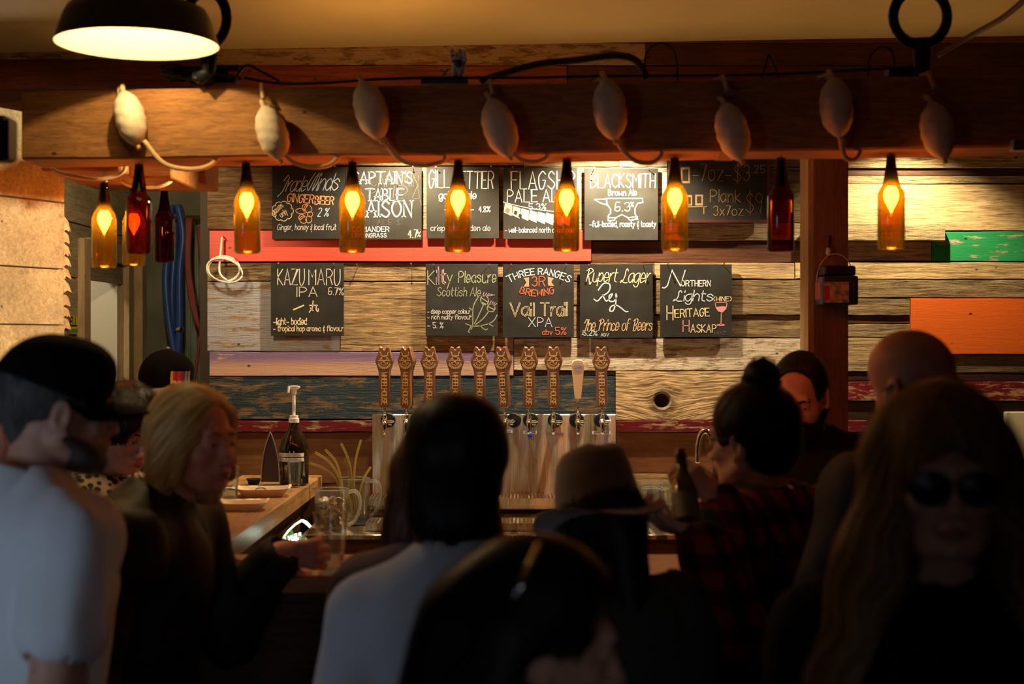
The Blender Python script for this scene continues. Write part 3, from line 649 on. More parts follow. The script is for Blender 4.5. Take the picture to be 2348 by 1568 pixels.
board(976,1142,605,770,'chalkboard for Kilty Pleasure Scottish ale with a drawn thistle',[
 T(CG,'Kilty',981,1037,652,32,2.6), T(CP,'l',1006,1007,648,36,3.2), T(CP,'t',1014,1022,648,30,3.0), T(CG,'Pleasure',1051,1137,648,26,2.8,slant=.05),
 T((.28,.30,.20),'Scottish Ale',1002,1101,679,20,2,slant=.1), S(CG,th,2.2), S((.30,.16,.28),tp,2.2),
 T(CGr,'- deep copper colour',980,1078,719,10,1.6), T(CGr,'- rich malty flavour',980,1080,732,10,1.6), T(CGr,'- 5. %',980,1016,752,13,1.9)],[(995,611),(1121,611)])
flg = [[(1201,637),(1213,636),(1213,657),(1201,657),(1207,647)],[(1271,656),(1257,655),(1256,634),(1270,638),(1264,646)]]
def outline(s, xa, xb, yb, h): return [T(CY_,s,xa,xb,yb,h,5.6), T((.031,.030,.027),s,xa,xb,yb,h,2.6)]
b3 = board(1153,1316,606,774,'chalkboard reading Three Ranges Brewing Vail Trail XPA',[
 T(CB,'THREE RANGES',1168,1304,629,14,2.6,arc=19), T(CR,'3R',1220,1250,656,22,2.4), FL((.62,.25,.16),flg), T(CR,'BREWING',1191,1272,679,14,2.6,arc=-8),
 T(CY_,'Vail',1170,1224,724,29,4.6), T(CY_,'Trail',1240,1300,724,30,4.6), T(CB,'XPA',1212,1266,749,21,2.0), T(CR,'abv',1244,1266,767,11,2.4), T(CR,'5%',1274,1298,767,17,2.4)],[(1172,611),(1298,611)])
inn = MB(); text_px(inn,'Vail',1170,1224,724,29,1.7,5.8605); text_px(inn,'Trail',1240,1300,724,30,1.7,5.8605); obj('chalk_writing', inn, chalk((.031,.030,.027)), b3, fix=False, label='dark centre line of the outlined lettering')
board(1330,1497,606,775,'chalkboard reading Rupert Lager, the Prince of Beers, in cream script',[
 T(CY_,'Ɽupert',1341,1413,646,30,2.4,slant=.2,gap=1.0), T(CY_,'Łager',1422,1488,648,32,2.4,slant=.2,gap=1.0),
 S(CB,[catmull([(1372,665),(1384,650),(1398,652),(1396,668),(1380,680),(1370,690),(1362,686)]), catmull([(1382,676),(1390,690),(1400,682),(1404,674),(1397,678),(1398,690),(1408,690),(1414,680),(1412,674),(1412,694),(1406,712),(1398,712),(1402,702),(1414,700),(1424,706),(1434,714),(1440,714)])],2.8),
 T((.62,.42,.24),'Ŧhe Ᵽrince of Ɓeers',1336,1494,758,26,2.4,slant=.15,gap=.9), T(CB,'5.2%',1337,1369,769,11,2), T(CB,'ABV',1378,1396,771,7,1.7)],[(1349,612),(1475,610)])
wine = [[(1640,695),(1643,693),(1665,693),(1667,696),(1665,708),(1656,717),(1648,714),(1642,706)]]
board(1514,1678,606,773,'chalkboard reading Northern Lights heritage haskap with a drawn pink wine glass',[
 T(CW,'N',1530,1560,656,36,2.8,slant=.3), T(CW,'ORTHERN',1562,1629,656,13,2.4), S(CW,[catmull([(1530,655),(1524,660),(1519,659)])],2.4), T(CB,'Łights',1544,1633,690,24,2.8,slant=.15,gap=1.1), T(CY_,'(WINE)',1637,1677,690,10,1.8),
 T(CY_,'H',1529,1543,733,32,2.8), T(CY_,'ERITAGE',1548,1627,728,18,2.6,rot=.05), T(CK,'H',1566,1580,760,26,2.6), T(CY_,'ASKAP',1584,1642,762,18,2.4), T(CF,'WINE',1638,1666,767,7,1.4),
 FL(CK,[[(1642,704),(1655,702),(1666,703),(1664,709),(1656,717),(1648,714)]]), S(CK,[wine[0]+[wine[0][0]],[(1654,716),(1653,744)],circ(1653,745,9,1.6)],1.8)],[(1530,609),(1658,609)])
for i, (nx, ny) in enumerate(((820,612),(944,610))):
    n = MB(); nail_mb(n, nx, ny, 5.885, .036); obj('nail', n, M['steel'], label=('bare nail in the plank wall just right of the Kazu Maru board','bare nail in the plank wall just left of the Kilty Pleasure board')[i], cat='nail')
# ================================================================ FLOATS AND ROPES ON THE BEAM
def beam_front(px, dz=0):
    Y = 4.0
    for _ in range(4): Y = beamY((px-CX)*Y/F)
    return Y
fl = [(298,271,-14,1.0),(624,305,-17,1.0),(851,253,-17,1.06),(1146,293,-18,1.06),(1399,251,-8,1.06),(1680,302,-16,1.02),(1918,246,-6,1.02),(2150,300,-12,1.0)]
FLN = ['leftmost pale net float, lit by the lamp','second net float from the left, lit below the lamp','third net float, above the gap between the first chalkboards','fourth net float, above the Flagship board','fifth net float, upright above the Blacksmith board','sixth net float, beside the small brass bell','seventh net float, above the wooden post','rightmost net float, lit orange from the left']
proto = None
for i, (px, py, tilt, k) in enumerate(fl):
    Y = beam_front(px); c = P(px, py, Y-.047)
    if proto is None:
        e = empty('net_float', (0,0,0), 'x', 'float')
        prof = []; n = 18
        for q in range(n+1):
            t = -1+2*q/n; prof.append((max(.0085, .043*(1-abs(t)**2.5)**.62), t*.078))
        mb = MB().lathe(prof, (0,0,0), 22); vv = []
        for x, y, z in mb.v: s_ = 1+.03*math.sin(5*z*40+x*90)+.02*math.sin(y*130); vv.append((x*s_, y*s_, z))
        mb.v = vv; obj('float_body', mb, M['cork'], e, smooth=True)
        obj('rope_end', MB().tube([(0,0,.072),(-.002,.006,.088),(-.005,.03,.100)], .0075, 8).tube([(0,0,-.072),(.004,0,-.09)], .007, 8), M['rope'], e, smooth=True)
        proto = e
        o = e
    else: o = dup(proto)
    o.location = c; o.rotation_euler = (0, math.radians(tilt), 0); o.scale = (k,k,k); o['label'] = FLN[i]+', hung on the beam'; o['group'] = 'net floats on the beam'
# rope pieces: from each float down under the beam (one continuous rope)
RP = empty('rope', P(900,362,4.0), 'worn rope threaded through the floats and looped under the beam', 'rope')
class rp:
    @staticmethod
    def tube(L, r, n): obj('rope_piece', MB().tube(L, r, n), M['rope'], RP, smooth=True)
rsp = [(330,322,[(372,372),(425,388),(475,382),(500,362)]),(650,350,[(672,372),(715,383),(755,378),(778,358)]),(872,302,[(898,348),(930,372),(975,379),(1016,370),(1020,352)]),(1170,345,[(1195,366),(1225,372),(1250,364),(1255,352)]),(1410,306,[(1425,340),(1455,368),(1490,374),(1512,362),(1518,345)]),(1925,300,[(1930,335),(1940,362),(1960,366),(1972,348)])]
for a_, b_, pts in rsp:
    Yb = beam_front(a_); L = [P(a_, b_, Yb-.045)]
    for q, (x, y) in enumerate(pts): L.append(P(x, y, Yb-.03+ (0.05*q/len(pts))))
    L.append(L[-1]+Vector((0,.06,.012))); L2 = [Vector(p) for p in catmull([tuple(p) for p in L], 5)]; rp.tube(L2, .0068, 8)
for (px, py, tilt, k) in fl:               # loops over the top of the beam
    Y = beam_front(px); x0 = P(px-16, 200, Y); rp.tube([Vector((x0.x, Y-.035, 2.30)), Vector((x0.x-.008, Y-.008, 2.345)), Vector((x0.x-.02, Y+.08, 2.348)), Vector((x0.x-.05, Y+.2, 2.34))], .0065, 8)
for a_, pts in ((700,[(290,368,4.3),(284,392,4.3),(262,404,4.3),(220,410,4.28),(170,404,4.28),(128,392,4.3),(112,372,4.34)]),(701,[(402,368,4.6),(402,400,4.55),(385,420,4.5),(350,430,4.5),(300,426,4.5),(280,415,4.5)])):
    rp.tube([Vector(p) for p in catmull([tuple(P(x,y,Y)) for x,y,Y in pts], 4)], .006, 8)
# small brass bell
c = P(1660, 347, 3.90); bl = empty('bell', c+Vector((0,0,-.04)), 'small brass cow bell under the beam beside the sixth float', 'bell')
M['brass'] = plain('pale_brass', (.75,.50,.20), .45, .3)
ms = MB(); v = []
for z, w, d in ((0,.013,.008),(-.024,.022,.013)):
    v += [(c.x-w,c.y-d,c.z+z),(c.x+w,c.y-d,c.z+z),(c.x+w,c.y+d,c.z+z),(c.x-w,c.y+d,c.z+z)]
ms.add(v, [(0,1,5,4),(1,2,6,5),(2,3,7,6),(3,0,4,7),(0,3,2,1)]); obj('bell_body', ms, M['brass'], bl); obj('bell_loop', MB().tube([c+Vector((0,0,-.002)), c+Vector((0,0,.02))], .002, 6), M['brass'], bl)
# ================================================================ HANGING BOTTLES
def bottle_geo(e, glassm, lit):
    R = .0375; H = .262
    prof = [(.0,.003),(.020,.006),(R*.9,.0),(R,.006),(R,.146),(R*.97,.155),(R*.84,.166),(R*.67,.175),(R*.58,.190),(R*.47,.212),(.0135,.240),(.0135,.242),(.0135,.246),(.0125,.248),(.0125,.262)]
    prof = [(r, z-H) for r, z in prof]
    obj('bottle_glass', MB().lathe(prof, (0,0,0), 32, cap0=False, cap1=False), glassm, e, smooth=True, angle=60)
    obj('bottle_neck', MB().lathe([(.018,-.082),(.0165,-.060),(.0118,-.025),(.0115,-.004)], (0,0,0), 16), M['black'], e, smooth=True, label='dark socket and cable filling the neck')
    obj('hanging_wire', MB().tube([(0,0,-.004),(0,0,.03)], .0015, 6), M['black'], e)
    if lit:
        obj('lamp_socket', MB().lathe([(.011,-.088),(.013,-.074),(.013,-.058)], (0,0,0), 14), M['black'], e, smooth=True)
        fp = [(.011,0),(.018,-.010),(.0205,-.024),(.018,-.038),(.011,-.052),(.0045,-.064),(.0012,-.072)]
        obj('flame_bulb', MB().lathe([(r, z-.088) for r, z in fp[::-1]], (0,0,0), 16), M['flame'], e, smooth=True, label='lit flame-shaped bulb')
def bulb_light(loc, p=1.3):
    lamp('bottle_bulb_light', 'POINT', loc, p, AMB, .016)
PB = empty('hanging_bottle', (0,0,0), 'x', 'bottle'); bottle_geo(PB, M['amber'], True)
PU = empty('hanging_bottle', (0,0,0), 'x', 'bottle'); bottle_geo(PU, M['amber_dark'], False)
bots = [(239,417,4.35,1,'lit amber bottle lamp farthest left, near the plank partition'),(564,366,3.98,1,'lit amber bottle lamp left of the Trade Winds board'),(808,362,3.98,1,"lit amber bottle lamp in front of the Captain's Table board"),
 (1051,362,3.96,1,'lit amber bottle lamp in front of the Gill Netter board'),(1300,355,3.94,1,'lit amber bottle lamp in front of the Flagship board'),(1547,360,3.90,1,'lit amber bottle lamp at the left edge of the price board'),(2043,350,3.86,1,'lit amber bottle lamp right of the post'),
 (319,366,3.95,0,'unlit reddish bottle hung nearest of the left group'),(307,430,4.78,1,'lit amber bottle partly hidden behind the reddish unlit one'),(377,431,5.05,0,'dark unlit bottle hung behind, in front of the hoses'),(1791,361,4.05,0,'dark unlit bottle hung left of the wooden post')]
u1 = u0 = False
for px, py, Y, lit, lab in bots:
    src = PB if lit else PU; used = u1 if lit else u0
    o = dup(src) if used else src
    if lit: u1 = True
    else: u0 = True
    if Y < 4.1:
        for _ in range(4): Y = beamY((px-CX)*Y/F)+.095
    o.location = P(px, py, Y)
    if Y < 4.3: o.location.z = min(o.location.z, ZB0-.004)
    o['label'] = lab; o['group'] = 'hanging bottle lamps'
    o.rotation_euler = (0, random.uniform(-.025,.025), random.uniform(0,6))
    if lit: bulb_light(Vector(o.location)+Vector((0,0,-.118)))
# ================================================================ PENDANT LAMP
LC = P(315, 103, 3.73); pe = empty('pendant_lamp', LC, 'dark enamelled shade lamp hanging at the upper left, white inside', 'lamp')
Rr = .211; op = [(Rr,0),(Rr*.985,.012),(Rr*.90,.068),(Rr*.84,.092),(Rr*.70,.104),(Rr*.45,.125),(.062,.142),(.052,.150),(.052,.200),(.03,.215),(.012,.22)]
obj('lamp_shade', MB().lathe(op, LC, 56, cap0=False, cap1=True), M['enamel_out'], pe, smooth=True, angle=50)
ip = [(Rr*.995,.001),(Rr*.97,.014),(Rr*.88,.068),(Rr*.82,.088),(Rr*.68,.100),(Rr*.44,.120),(.04,.135),(.002,.137)]
obj('shade_lining', MB().lathe(ip, LC, 56, cap0=False, cap1=False), M['enamel_in'], pe, smooth=True, label='white reflective inside of the shade')
obj('lamp_bulb', MB().ball(LC+Vector((0,0,.124)), .014, 14, 9), emis('warm_lamp_bulb', (1,.80,.48), 22), pe, smooth=True)
obj('lamp_cord', MB().tube([LC+Vector((0,0,.215)), LC+Vector((0,0,.47))], .005, 8), M['black'], pe)
lamp('pendant_lamp_light', 'POINT', LC+Vector((0,0,.104)), 13, (1,.72,.34), .012)
# ================================================================ THINGS ON TOP OF THE BEAM
def hook(px, cy, rx, ry, Y, lab, foot):
    e = empty('cable_loop', P(px, 180, Y), lab, 'cable')
    L = [P(px+rx*math.sin(math.radians(a))*(1 if a else 1), cy-ry*math.cos(math.radians(a)), Y) for a in range(0, 361, 15)]
    obj('loop', MB().tube(L, .0145, 10), M['black'], e, smooth=True)
    obj('stem', MB().tube([P(px, cy+ry-12, Y), P(px+4, cy+ry+20, Y), P(px+2, 165, Y), P(px-20, 182, Y)], [.024,.026,.022,.02], 10), M['black'], e, smooth=True)
    obj('bracket', MB().bbox(tuple(P(foot[0], 186, Y)), tuple(P(foot[1], foot[2], Y)+Vector((0,.07,0))), .008), M['black'], e)
hook(474, 42, 46, 62, 3.98, 'thick black cable loop rising behind the pendant lamp', (440,480,160))
hook(2110, 38, 62, 64, 3.9, 'thick black cable loop above the right end of the beam', (2040,2110,150))
def tube_obj(name, pts, r, mat, lab, cat, n=8):
    L = [Vector(p) for p in catmull([tuple(P(*p)) for p in pts], 6)]; return obj(name, MB().tube(L, r, n), mat, smooth=True, label=lab, cat=cat)
tube_obj('cable', [(560,178,4.06),(640,191,4.06),(740,190,4.04),(860,182,4.02),(1000,178,4.0),(1200,178,4.0),(1400,174,3.96),(1700,172,3.95),(1900,164,3.93),(2040,156,3.9)], .0042, M['black'], 'thin dark cable lying along the top of the beam', 'cable')
mess = MB()
for q in range(9):
    r_ = random.Random(q); pts = [(365+r_.uniform(0,190), 186-r_.uniform(0,36), 4.05+r_.uniform(0,.1)) for _ in range(6)]
    mess.tube([Vector(p) for p in catmull([tuple(P(*p)) for p in pts], 5)], .004, 6)
obj('cable_bundle', mess, M['black'], smooth=True, label='tangle of black cables on the beam behind the pendant lamp', cat='cable')
sb = empty('string_light_adapter', P(470,188,4.06), 'black box-shaped adapter lying on the left part of the beam', 'adapter')
obj('case', MB().bbox(tuple(P(425,188,4.06)), tuple(P(540,168,4.06)+Vector((0,.08,0))), .01), M['black'], sb)
obj('lead', MB().tube([Vector(p) for p in catmull([tuple(P(*p)) for p in ((540,178,4.08),(565,150,4.1),(600,165,4.1),(640,186,4.08))], 5)], .004, 6), M['black'], sb)
tube_obj('driftwood_stick', [(1100,186,4.12),(1150,170,4.12),(1230,148,4.12),(1320,138,4.12),(1400,128,4.12),(1450,134,4.12),(1475,160,4.12),(1480,182,4.12)], [.006]*6+[.012]*30+[.010]*7 if False else .011, M['darkwood'], 'curved dark driftwood stick lying on the beam behind the cat', 'stick')
tube_obj('wire_hoop', [(1478,186,4.0),(1480,130,4.0),(1500,103,4.0),(1530,102,4.0),(1550,130,4.0),(1553,186,4.0)], .0028, M['black'], 'thin wire hoop standing on the beam right of the driftwood', 'wire')
tube_obj('wire_hook', [(1744,186,3.96),(1760,132,3.96),(1766,130,3.96),(1790,186,3.96)], .003, M['black'], 'small upside-down V of wire on the beam above the price board', 'wire')
tube_obj('small_wire_coil', [(1990,180,3.95),(1995,130,3.95),(2020,108,3.95),(2045,118,3.95),(2052,150,3.95)], .0028, M['black'], 'thin wire coil on the beam just left of the right cable loop', 'wire')
obj('blue_strip', MB().bbox(tuple(P(965,190,4.03)), tuple(P(1072,178,4.03)+Vector((0,.08,0))), .002), plain('dark_blue_card',(.03,.035,.10),.6), label='flat dark blue box under the lucky cat on the beam', cat='box')
# lucky cat
K = P(1050, 178, 4.05); cat = empty('cat_figurine', K, 'small white beckoning cat figurine with green bib on the beam', 'figurine'); u = 4.05/F
wc = plain('white_ceramic',(.75,.72,.72),.3)
obj('body', MB().ball(K+Vector((0,0,20*u)), (15*u,13*u,21*u), 16, 12), wc, cat, smooth=True)
obj('head', MB().ball(K+Vector((-4*u,-3*u,47*u)), (16*u,13*u,14*u), 16, 12), wc, cat, smooth=True)
obj('raised_paw', MB().tube([K+Vector((12*u,-2*u,26*u)), K+Vector((16*u,-5*u,42*u)), K+Vector((13*u,-7*u,56*u))], [5*u,5*u,6*u], 10), wc, cat, smooth=True)
obj('paw', MB().ball(K+Vector((-9*u,-12*u,10*u)), (5*u,6*u,10*u)), wc, cat, smooth=True)
er = MB()
for s in (-13, 5): er.lathe([(5*u,0),(2.5*u,5*u),(.5*u,9*u)], K+Vector((s*u,-3*u,57*u)), 8)
obj('ears', er, plain('red_ear_paint',(.25,.02,.02),.5), cat)
obj('collar', MB().lathe([(13*u,34*u),(14.5*u,36*u),(13*u,38*u)], K+Vector((-2*u,-2*u,0)), 16), plain('red_collar',(.3,.02,.02),.5), cat)
obj('bib', MB().ball(K+Vector((1*u,-13*u,27*u)), (8*u,3*u,7*u)), plain('green_bib',(.01,.14,.07),.4), cat, smooth=True)
sp = MB()
for dx, dz, r in ((-12,47,2.5),(-2,48,2.5),(14,32,2.4),(12,10,2.4)): sp.ball(K+Vector((dx*u,-15.2*u if dz>40 else -8.5*u,dz*u)), (r*u,1.5*u,r*u), 8, 5)
obj('spots', sp, M['black'], cat)
gm = MB()
for q in range(14): gm.ball(P(1008+random.uniform(0,26), 172-random.uniform(0,14), 4.05), .0045, 8, 5)
obj('gold_beads', gm, plain('gold_glass_beads',(.7,.5,.12),.12,.6), label='small heap of shiny gold beads beside the cat figurine', cat='beads', kind='stuff')
# thin ceiling seams / cable at the upper right
tube_obj('ceiling_cable', [(2150,128,5.0),(2230,80,4.9),(2300,40,4.6),(2360,-10,4.4)], .010, M['darkwood'], 'brown cable running up to the ceiling at the upper right', 'cable')
# hanging mug-like box on the post
YB = 4.84; e = empty('hanging_box', P(1912,705,YB), 'dark blue plastic box with a picture label hung on the post by a wire', 'box')
a = P(1875,700,YB); b = P(1956,634,YB)
db = plain('dark_blue_plastic',(.012,.014,.05),.35)
obj('box_body', MB().bbox((a.x,YB-.075,a.z),(b.x,YB+.055,b.z), .006), db, e)
obj('box_lid', MB().bbox((a.x+.010,YB-.065,b.z+.0005),(b.x-.006,YB+.055,b.z+.034), .006), M['black'], e)
obj('wire_handle', MB().tube([Vector((((a.x+b.x)/2)+ (b.x-a.x)*.54*math.cos(t), YB, b.z-.02+.098*math.sin(t))) for t in [math.pi*i/16 for i in range(17)]], .0016, 6), M['brass'], e)
obj('side_label', MB().box((a.x-.0015,YB-.05,a.z+.02),(a.x,YB+.04,b.z-.02)), plain('red_label',(.4,.02,.03),.5), e)
def labelmat():
    m, nt, bb = nmat('faded_picture_label'); L = nt.links.new
    tc = node(nt,'ShaderNodeTexCoord'); n = node(nt,'ShaderNodeTexNoise'); n.inputs['Scale'].default_value = 60; n.inputs['Detail'].default_value = 5; L(tc.outputs['Object'], n.inputs['Vector'])
    r = node(nt,'ShaderNodeValToRGB'); r.color_ramp.elements[0].color=(.12,.12,.14,1); r.color_ramp.elements[0].position=.35; r.color_ramp.elements[1].color=(.6,.35,.2,1); r.color_ramp.elements[1].position=.62
    x = r.color_ramp.elements.new(.5); x.color=(.45,.22,.10,1); L(n.outputs[0], r.inputs[0]); L(r.outputs[0], bb.inputs['Base Color']); bb.inputs['Roughness'].default_value=.4; return m
la = P(1890,694,4.76); lb_ = P(1947,646,4.76)
obj('picture_label', MB().box((la.x,YB-.077,la.z),(lb_.x,YB-.075,lb_.z)), labelmat(), e)
obj('label_patch', MB().box((la.x,YB-.0785,la.z+.01),(la.x+.018,YB-.077,lb_.z-.012)), plain('label_red',(.5,.02,.02),.4), e)
hk = empty('wall_hook', P(1899,588,4.88), 'small shiny porcelain hook on the post above the hanging box', 'hook')
obj('knob', MB().ball(P(1899,577,4.875), (.009,.014,.015), 12, 8), plain('glazed_porcelain',(.7,.6,.45),.1), hk, smooth=True)
obj('hook_arm', MB().tube([P(1903,540,4.895), P(1903,560,4.885), P(1901,590,4.87)], .003, 6), M['black'], hk)
# ================================================================ LEFT CORNER THINGS
sgp = empty('wall_sign', (SX+.006, 6.1, P(168,765,6.13).z), 'small yellow sign on the side wall beside the door casing', 'sign')
z0 = P(168,765,6.13).z; z1 = P(168,724,6.13).z
obj('sign_plate', MB().box((SX+.004,5.98,z0),(SX+.010,6.26,z1)), plain('yellow_sign',(.75,.62,.05),.5), sgp)
tx = MB()
st, w = layout('NY BELL')
for pts, sm in st: ribbon(tx, [(6.02+p[0]/w*.22, z0+.036+p[1]*.006) for p in pts], .008, lambda x, y: Vector((SX+.0115, x, y)))
obj('sign_lettering', tx, plain('sign_ink',(.04,.03,.02),.6), sgp, fix=False)
obj('sign_stripe', MB().box((SX+.0105,5.99,z0+.005),(SX+.0115,6.25,z0+.022)), plain('sign_green',(.1,.35,.08),.5), sgp)
gs = empty('tassel_garland', P(148,765,5.6), 'string of dried peach-coloured tassels hanging by the partition edge', 'garland')
M['tassel'] = plain('dried_husk', (.72,.45,.26), .8, var=.3, vs=30)
ty = 492
for q in range(9):
    h = random.uniform(26,34); c = P(142, ty, 5.6); u = 5.6/F; mb = MB(); n = 18; v = []
    rows = [(0,2),(6,7),(16,13),(h,17+random.uniform(-3,3))]
    for zz, rr in rows:
        for k in range(n): a = 2*math.pi*k/n; r1 = rr*(1+.28*(k%2)*(zz/h)+random.uniform(-.1,.1)); v.append(c+Vector((r1*u*math.cos(a), r1*u*math.sin(a), -(zz+ (6*(k%2)+random.uniform(0,4) if zz==h else 0))*u)))
    mb.add(v, [(i*n+k, i*n+(k+1)%n, (i+1)*n+(k+1)%n, (i+1)*n+k) for i in range(3) for k in range(n)] + [tuple(range(n-1,-1,-1))])
    o = obj('tassel', mb, M['tassel'], gs); ty += h*.98
obj('string', MB().tube([P(142,470,5.6), P(142,ty,5.6)], .002, 5), M['rope'], gs); obj('bottom_tassel', MB().lathe([(.03,-.09),(.022,-.03),(.008,0)], P(146,ty,5.6), 10), M['darkwood'], gs)
M['bluehose'] = plain('blue_hose',(.03,.10,.42),.35); M['redhose'] = plain('dull_red_hose',(.28,.05,.045),.5)
YH = 7.15
h1 = [[(392,470,YH),(388,560,YH),(380,640,YH),(388,740,YH),(402,820,YH),(410,900,YH)],[(408,470,YH),(420,540,YH),(412,620,YH),(412,740,YH),(408,830,YH),(412,900,YH)],[(402,480,YH+.05),(398,600,YH+.05),(394,700,YH+.05),(404,830,YH+.05),(404,900,YH+.05)],[(436,500,YH),(428,560,YH),(414,620,YH)]]
for i, pts in enumerate(h1[:3]): tube_obj('hose', pts, .020, M['bluehose'], ('leftmost of the blue hoses hanging in the far left corner','rightmost of the blue hoses hanging in the far left corner','blue hose hanging behind the other two in the far corner')[i], 'hose', 10)
fm = empty('hose_clamp', P(408,762,YH-.02), 'small metal clamp around the right blue hose', 'clamp'); obj('band', MB().lathe([(.024,-.012),(.024,.012)], P(411,756,YH), 12), M['chrome'], fm, smooth=True)
rh = MB()
for q in range(3):
    pts = [(430+q*4,500,7.1),(428+q*3,600,7.1),(436+q*4,680,7.1),(452+q*3,740+q*6,7.1),(472,760-q*4,7.12),(476,700,7.14),(470-q*4,600,7.14),(462-q*4,520,7.14)]
    rh.tube([Vector(p) for p in catmull([tuple(P(*p)) for p in pts], 5)], .010, 8)
rh.tube([Vector(p) for p in catmull([tuple(P(*p)) for p in ((468,600,7.08),(464,700,7.08),(456,800,7.08),(440,900,7.08))], 5)], .008, 8)
obj('coiled_hose', rh, M['redhose'], smooth=True, label='dull red hose hanging in loops at the edge of the plank wall', cat='hose')
cv = MB(); nx_, nz_ = 26, 8; v = []
for j in range(nz_+1):
    for i in range(nx_+1):
        x = 418+ (474-418)*i/nx_ + j*1.0; y = 500+ j*56; v.append(P(x, y, 7.335+.020*math.sin(i*1.3+j*.2)+.008*math.sin(i*3.1)))
cv.add(v, [(j*(nx_+1)+i, j*(nx_+1)+i+1, (j+1)*(nx_+1)+i+1, (j+1)*(nx_+1)+i) for j in range(nz_) for i in range(nx_)])
obj('tarp', cv, plain('pale_green_tarp',(.30,.36,.28),.7,var=.25,vs=5), smooth=True, fix=False, label='pale green cloth hanging behind the hoses', cat='cloth')
hr = empty('hose_rack', (-1.72,7.2,P(0,520,YH).z), 'dark wall rack from which the coloured hoses hang', 'rack')
zz = P(0,500,YH).z; obj('bar', MB().tube([(P(370,0,YH).x,YH,zz),(P(480,0,YH).x,YH,zz)], .014, 8), M['darkwood'], hr)
for x in (375,475): obj('arm', MB().box((P(x,0,YH).x-.01,YH,zz-.012),(P(x,0,YH).x+.01,7.36,zz+.012)), M['darkwood'], hr)
obj('peg', MB().tube([(SX,5.62,P(0,480,5.6).z),(P(142,0,5.6).x,5.6,P(0,478,5.6).z)], .005, 6), M['darkwood'], gs)
# coil of white tubing on a nail
ct = empty('coiled_tubing', P(510,600,5.83), 'coil of thin white tubing hung on a nail at the left of the red plank', 'tubing')
M['wtube'] = plain('milky_white_tubing',(.72,.70,.62),.35)
for q in range(3):
    pts = circ(512+q*1.5, 616+q*2, 38+q*2-(q==1)*4, 29-q*1.5, 0, 360, 22, rot=.15*q); obj('tube_turn', MB().tube([P(x,y,5.82-.006*q) for x,y in pts], .0036, 8), M['wtube'], ct, smooth=True)
obj('tail', MB().tube([Vector(p) for p in catmull([tuple(P(*p)) for p in ((509,543,5.85),(505,590,5.83),(503,620,5.81),(509,634,5.8),(520,642,5.8))], 5)], [.0045]*21, 8), M['wtube'], ct, smooth=True)
obj('nail', MB().tube([P(511,541,5.89), P(511,540,5.83)], .002, 6), M['steel'], ct)
obj('red_tape', MB().tube([P(540,590,5.81), P(546,598,5.81)], .0065, 8), plain('red_tape',(.6,.05,.03),.4), ct)
# ================================================================ TAPS
bsx0, bsx1 = P(855,0,5.87).x, P(1411,0,5.87).x
bs = empty('tap_tower', ((bsx0+bsx1)/2, 5.8, .92), 'brushed stainless steel wall panel behind the row of beer taps', 'backsplash')
zt = P(0,950,5.85).z
obj('panel', MB().bbox((bsx0,5.85,.93),(bsx1,5.868,zt), .002), M['stainless'], bs)
def tray(x0, x1, y0, y1, z, hgt, lab):
    e = empty('drip_tray', ((x0+x1)/2, (y0+y1)/2, z-hgt), lab, 'tray')
    mb = MB(); t = .006
    mb.box((x0,y0,z-hgt),(x1,y0+t,z)).box((x0,y1-t,z-hgt),(x1,y1,z)).box((x0,y0+t,z-hgt),(x0+t,y1-t,z)).box((x1-t,y0+t,z-hgt),(x1,y1-t,z)).box((x0+t,y0+t,z-hgt),(x1-t,y1-t,z-hgt+.003))
    obj('tray_rim', mb, M['stainless'], e)
    g = MB(); n = int((x1-x0)/.0145)
    for i in range(n):
        x = x0+t+.004+i*.0145; g.box((x,y0+t,z-.006),(x+.0065,y1-t,z-.002))
    obj('grille', g, M['stainless'], e, kind='stuff')
tray(P(845,0,5.64).x, P(1392,0,5.64).x, 5.64, 5.845, 1.0, .028, 'upper long stainless drip tray with slotted grille')
lt = MB().bbox((P(848,0,5.66).x,5.68,.951),(P(1388,0,5.66).x,5.845,.9715), .003); obj('tray_riser', lt, M['stainless'], label='stainless riser box under the upper drip tray', cat='riser')
tray(P(838,0,5.26).x, P(1400,0,5.26).x, 5.26, 5.43, .95, .028, 'lower long stainless drip tray with slotted grille')
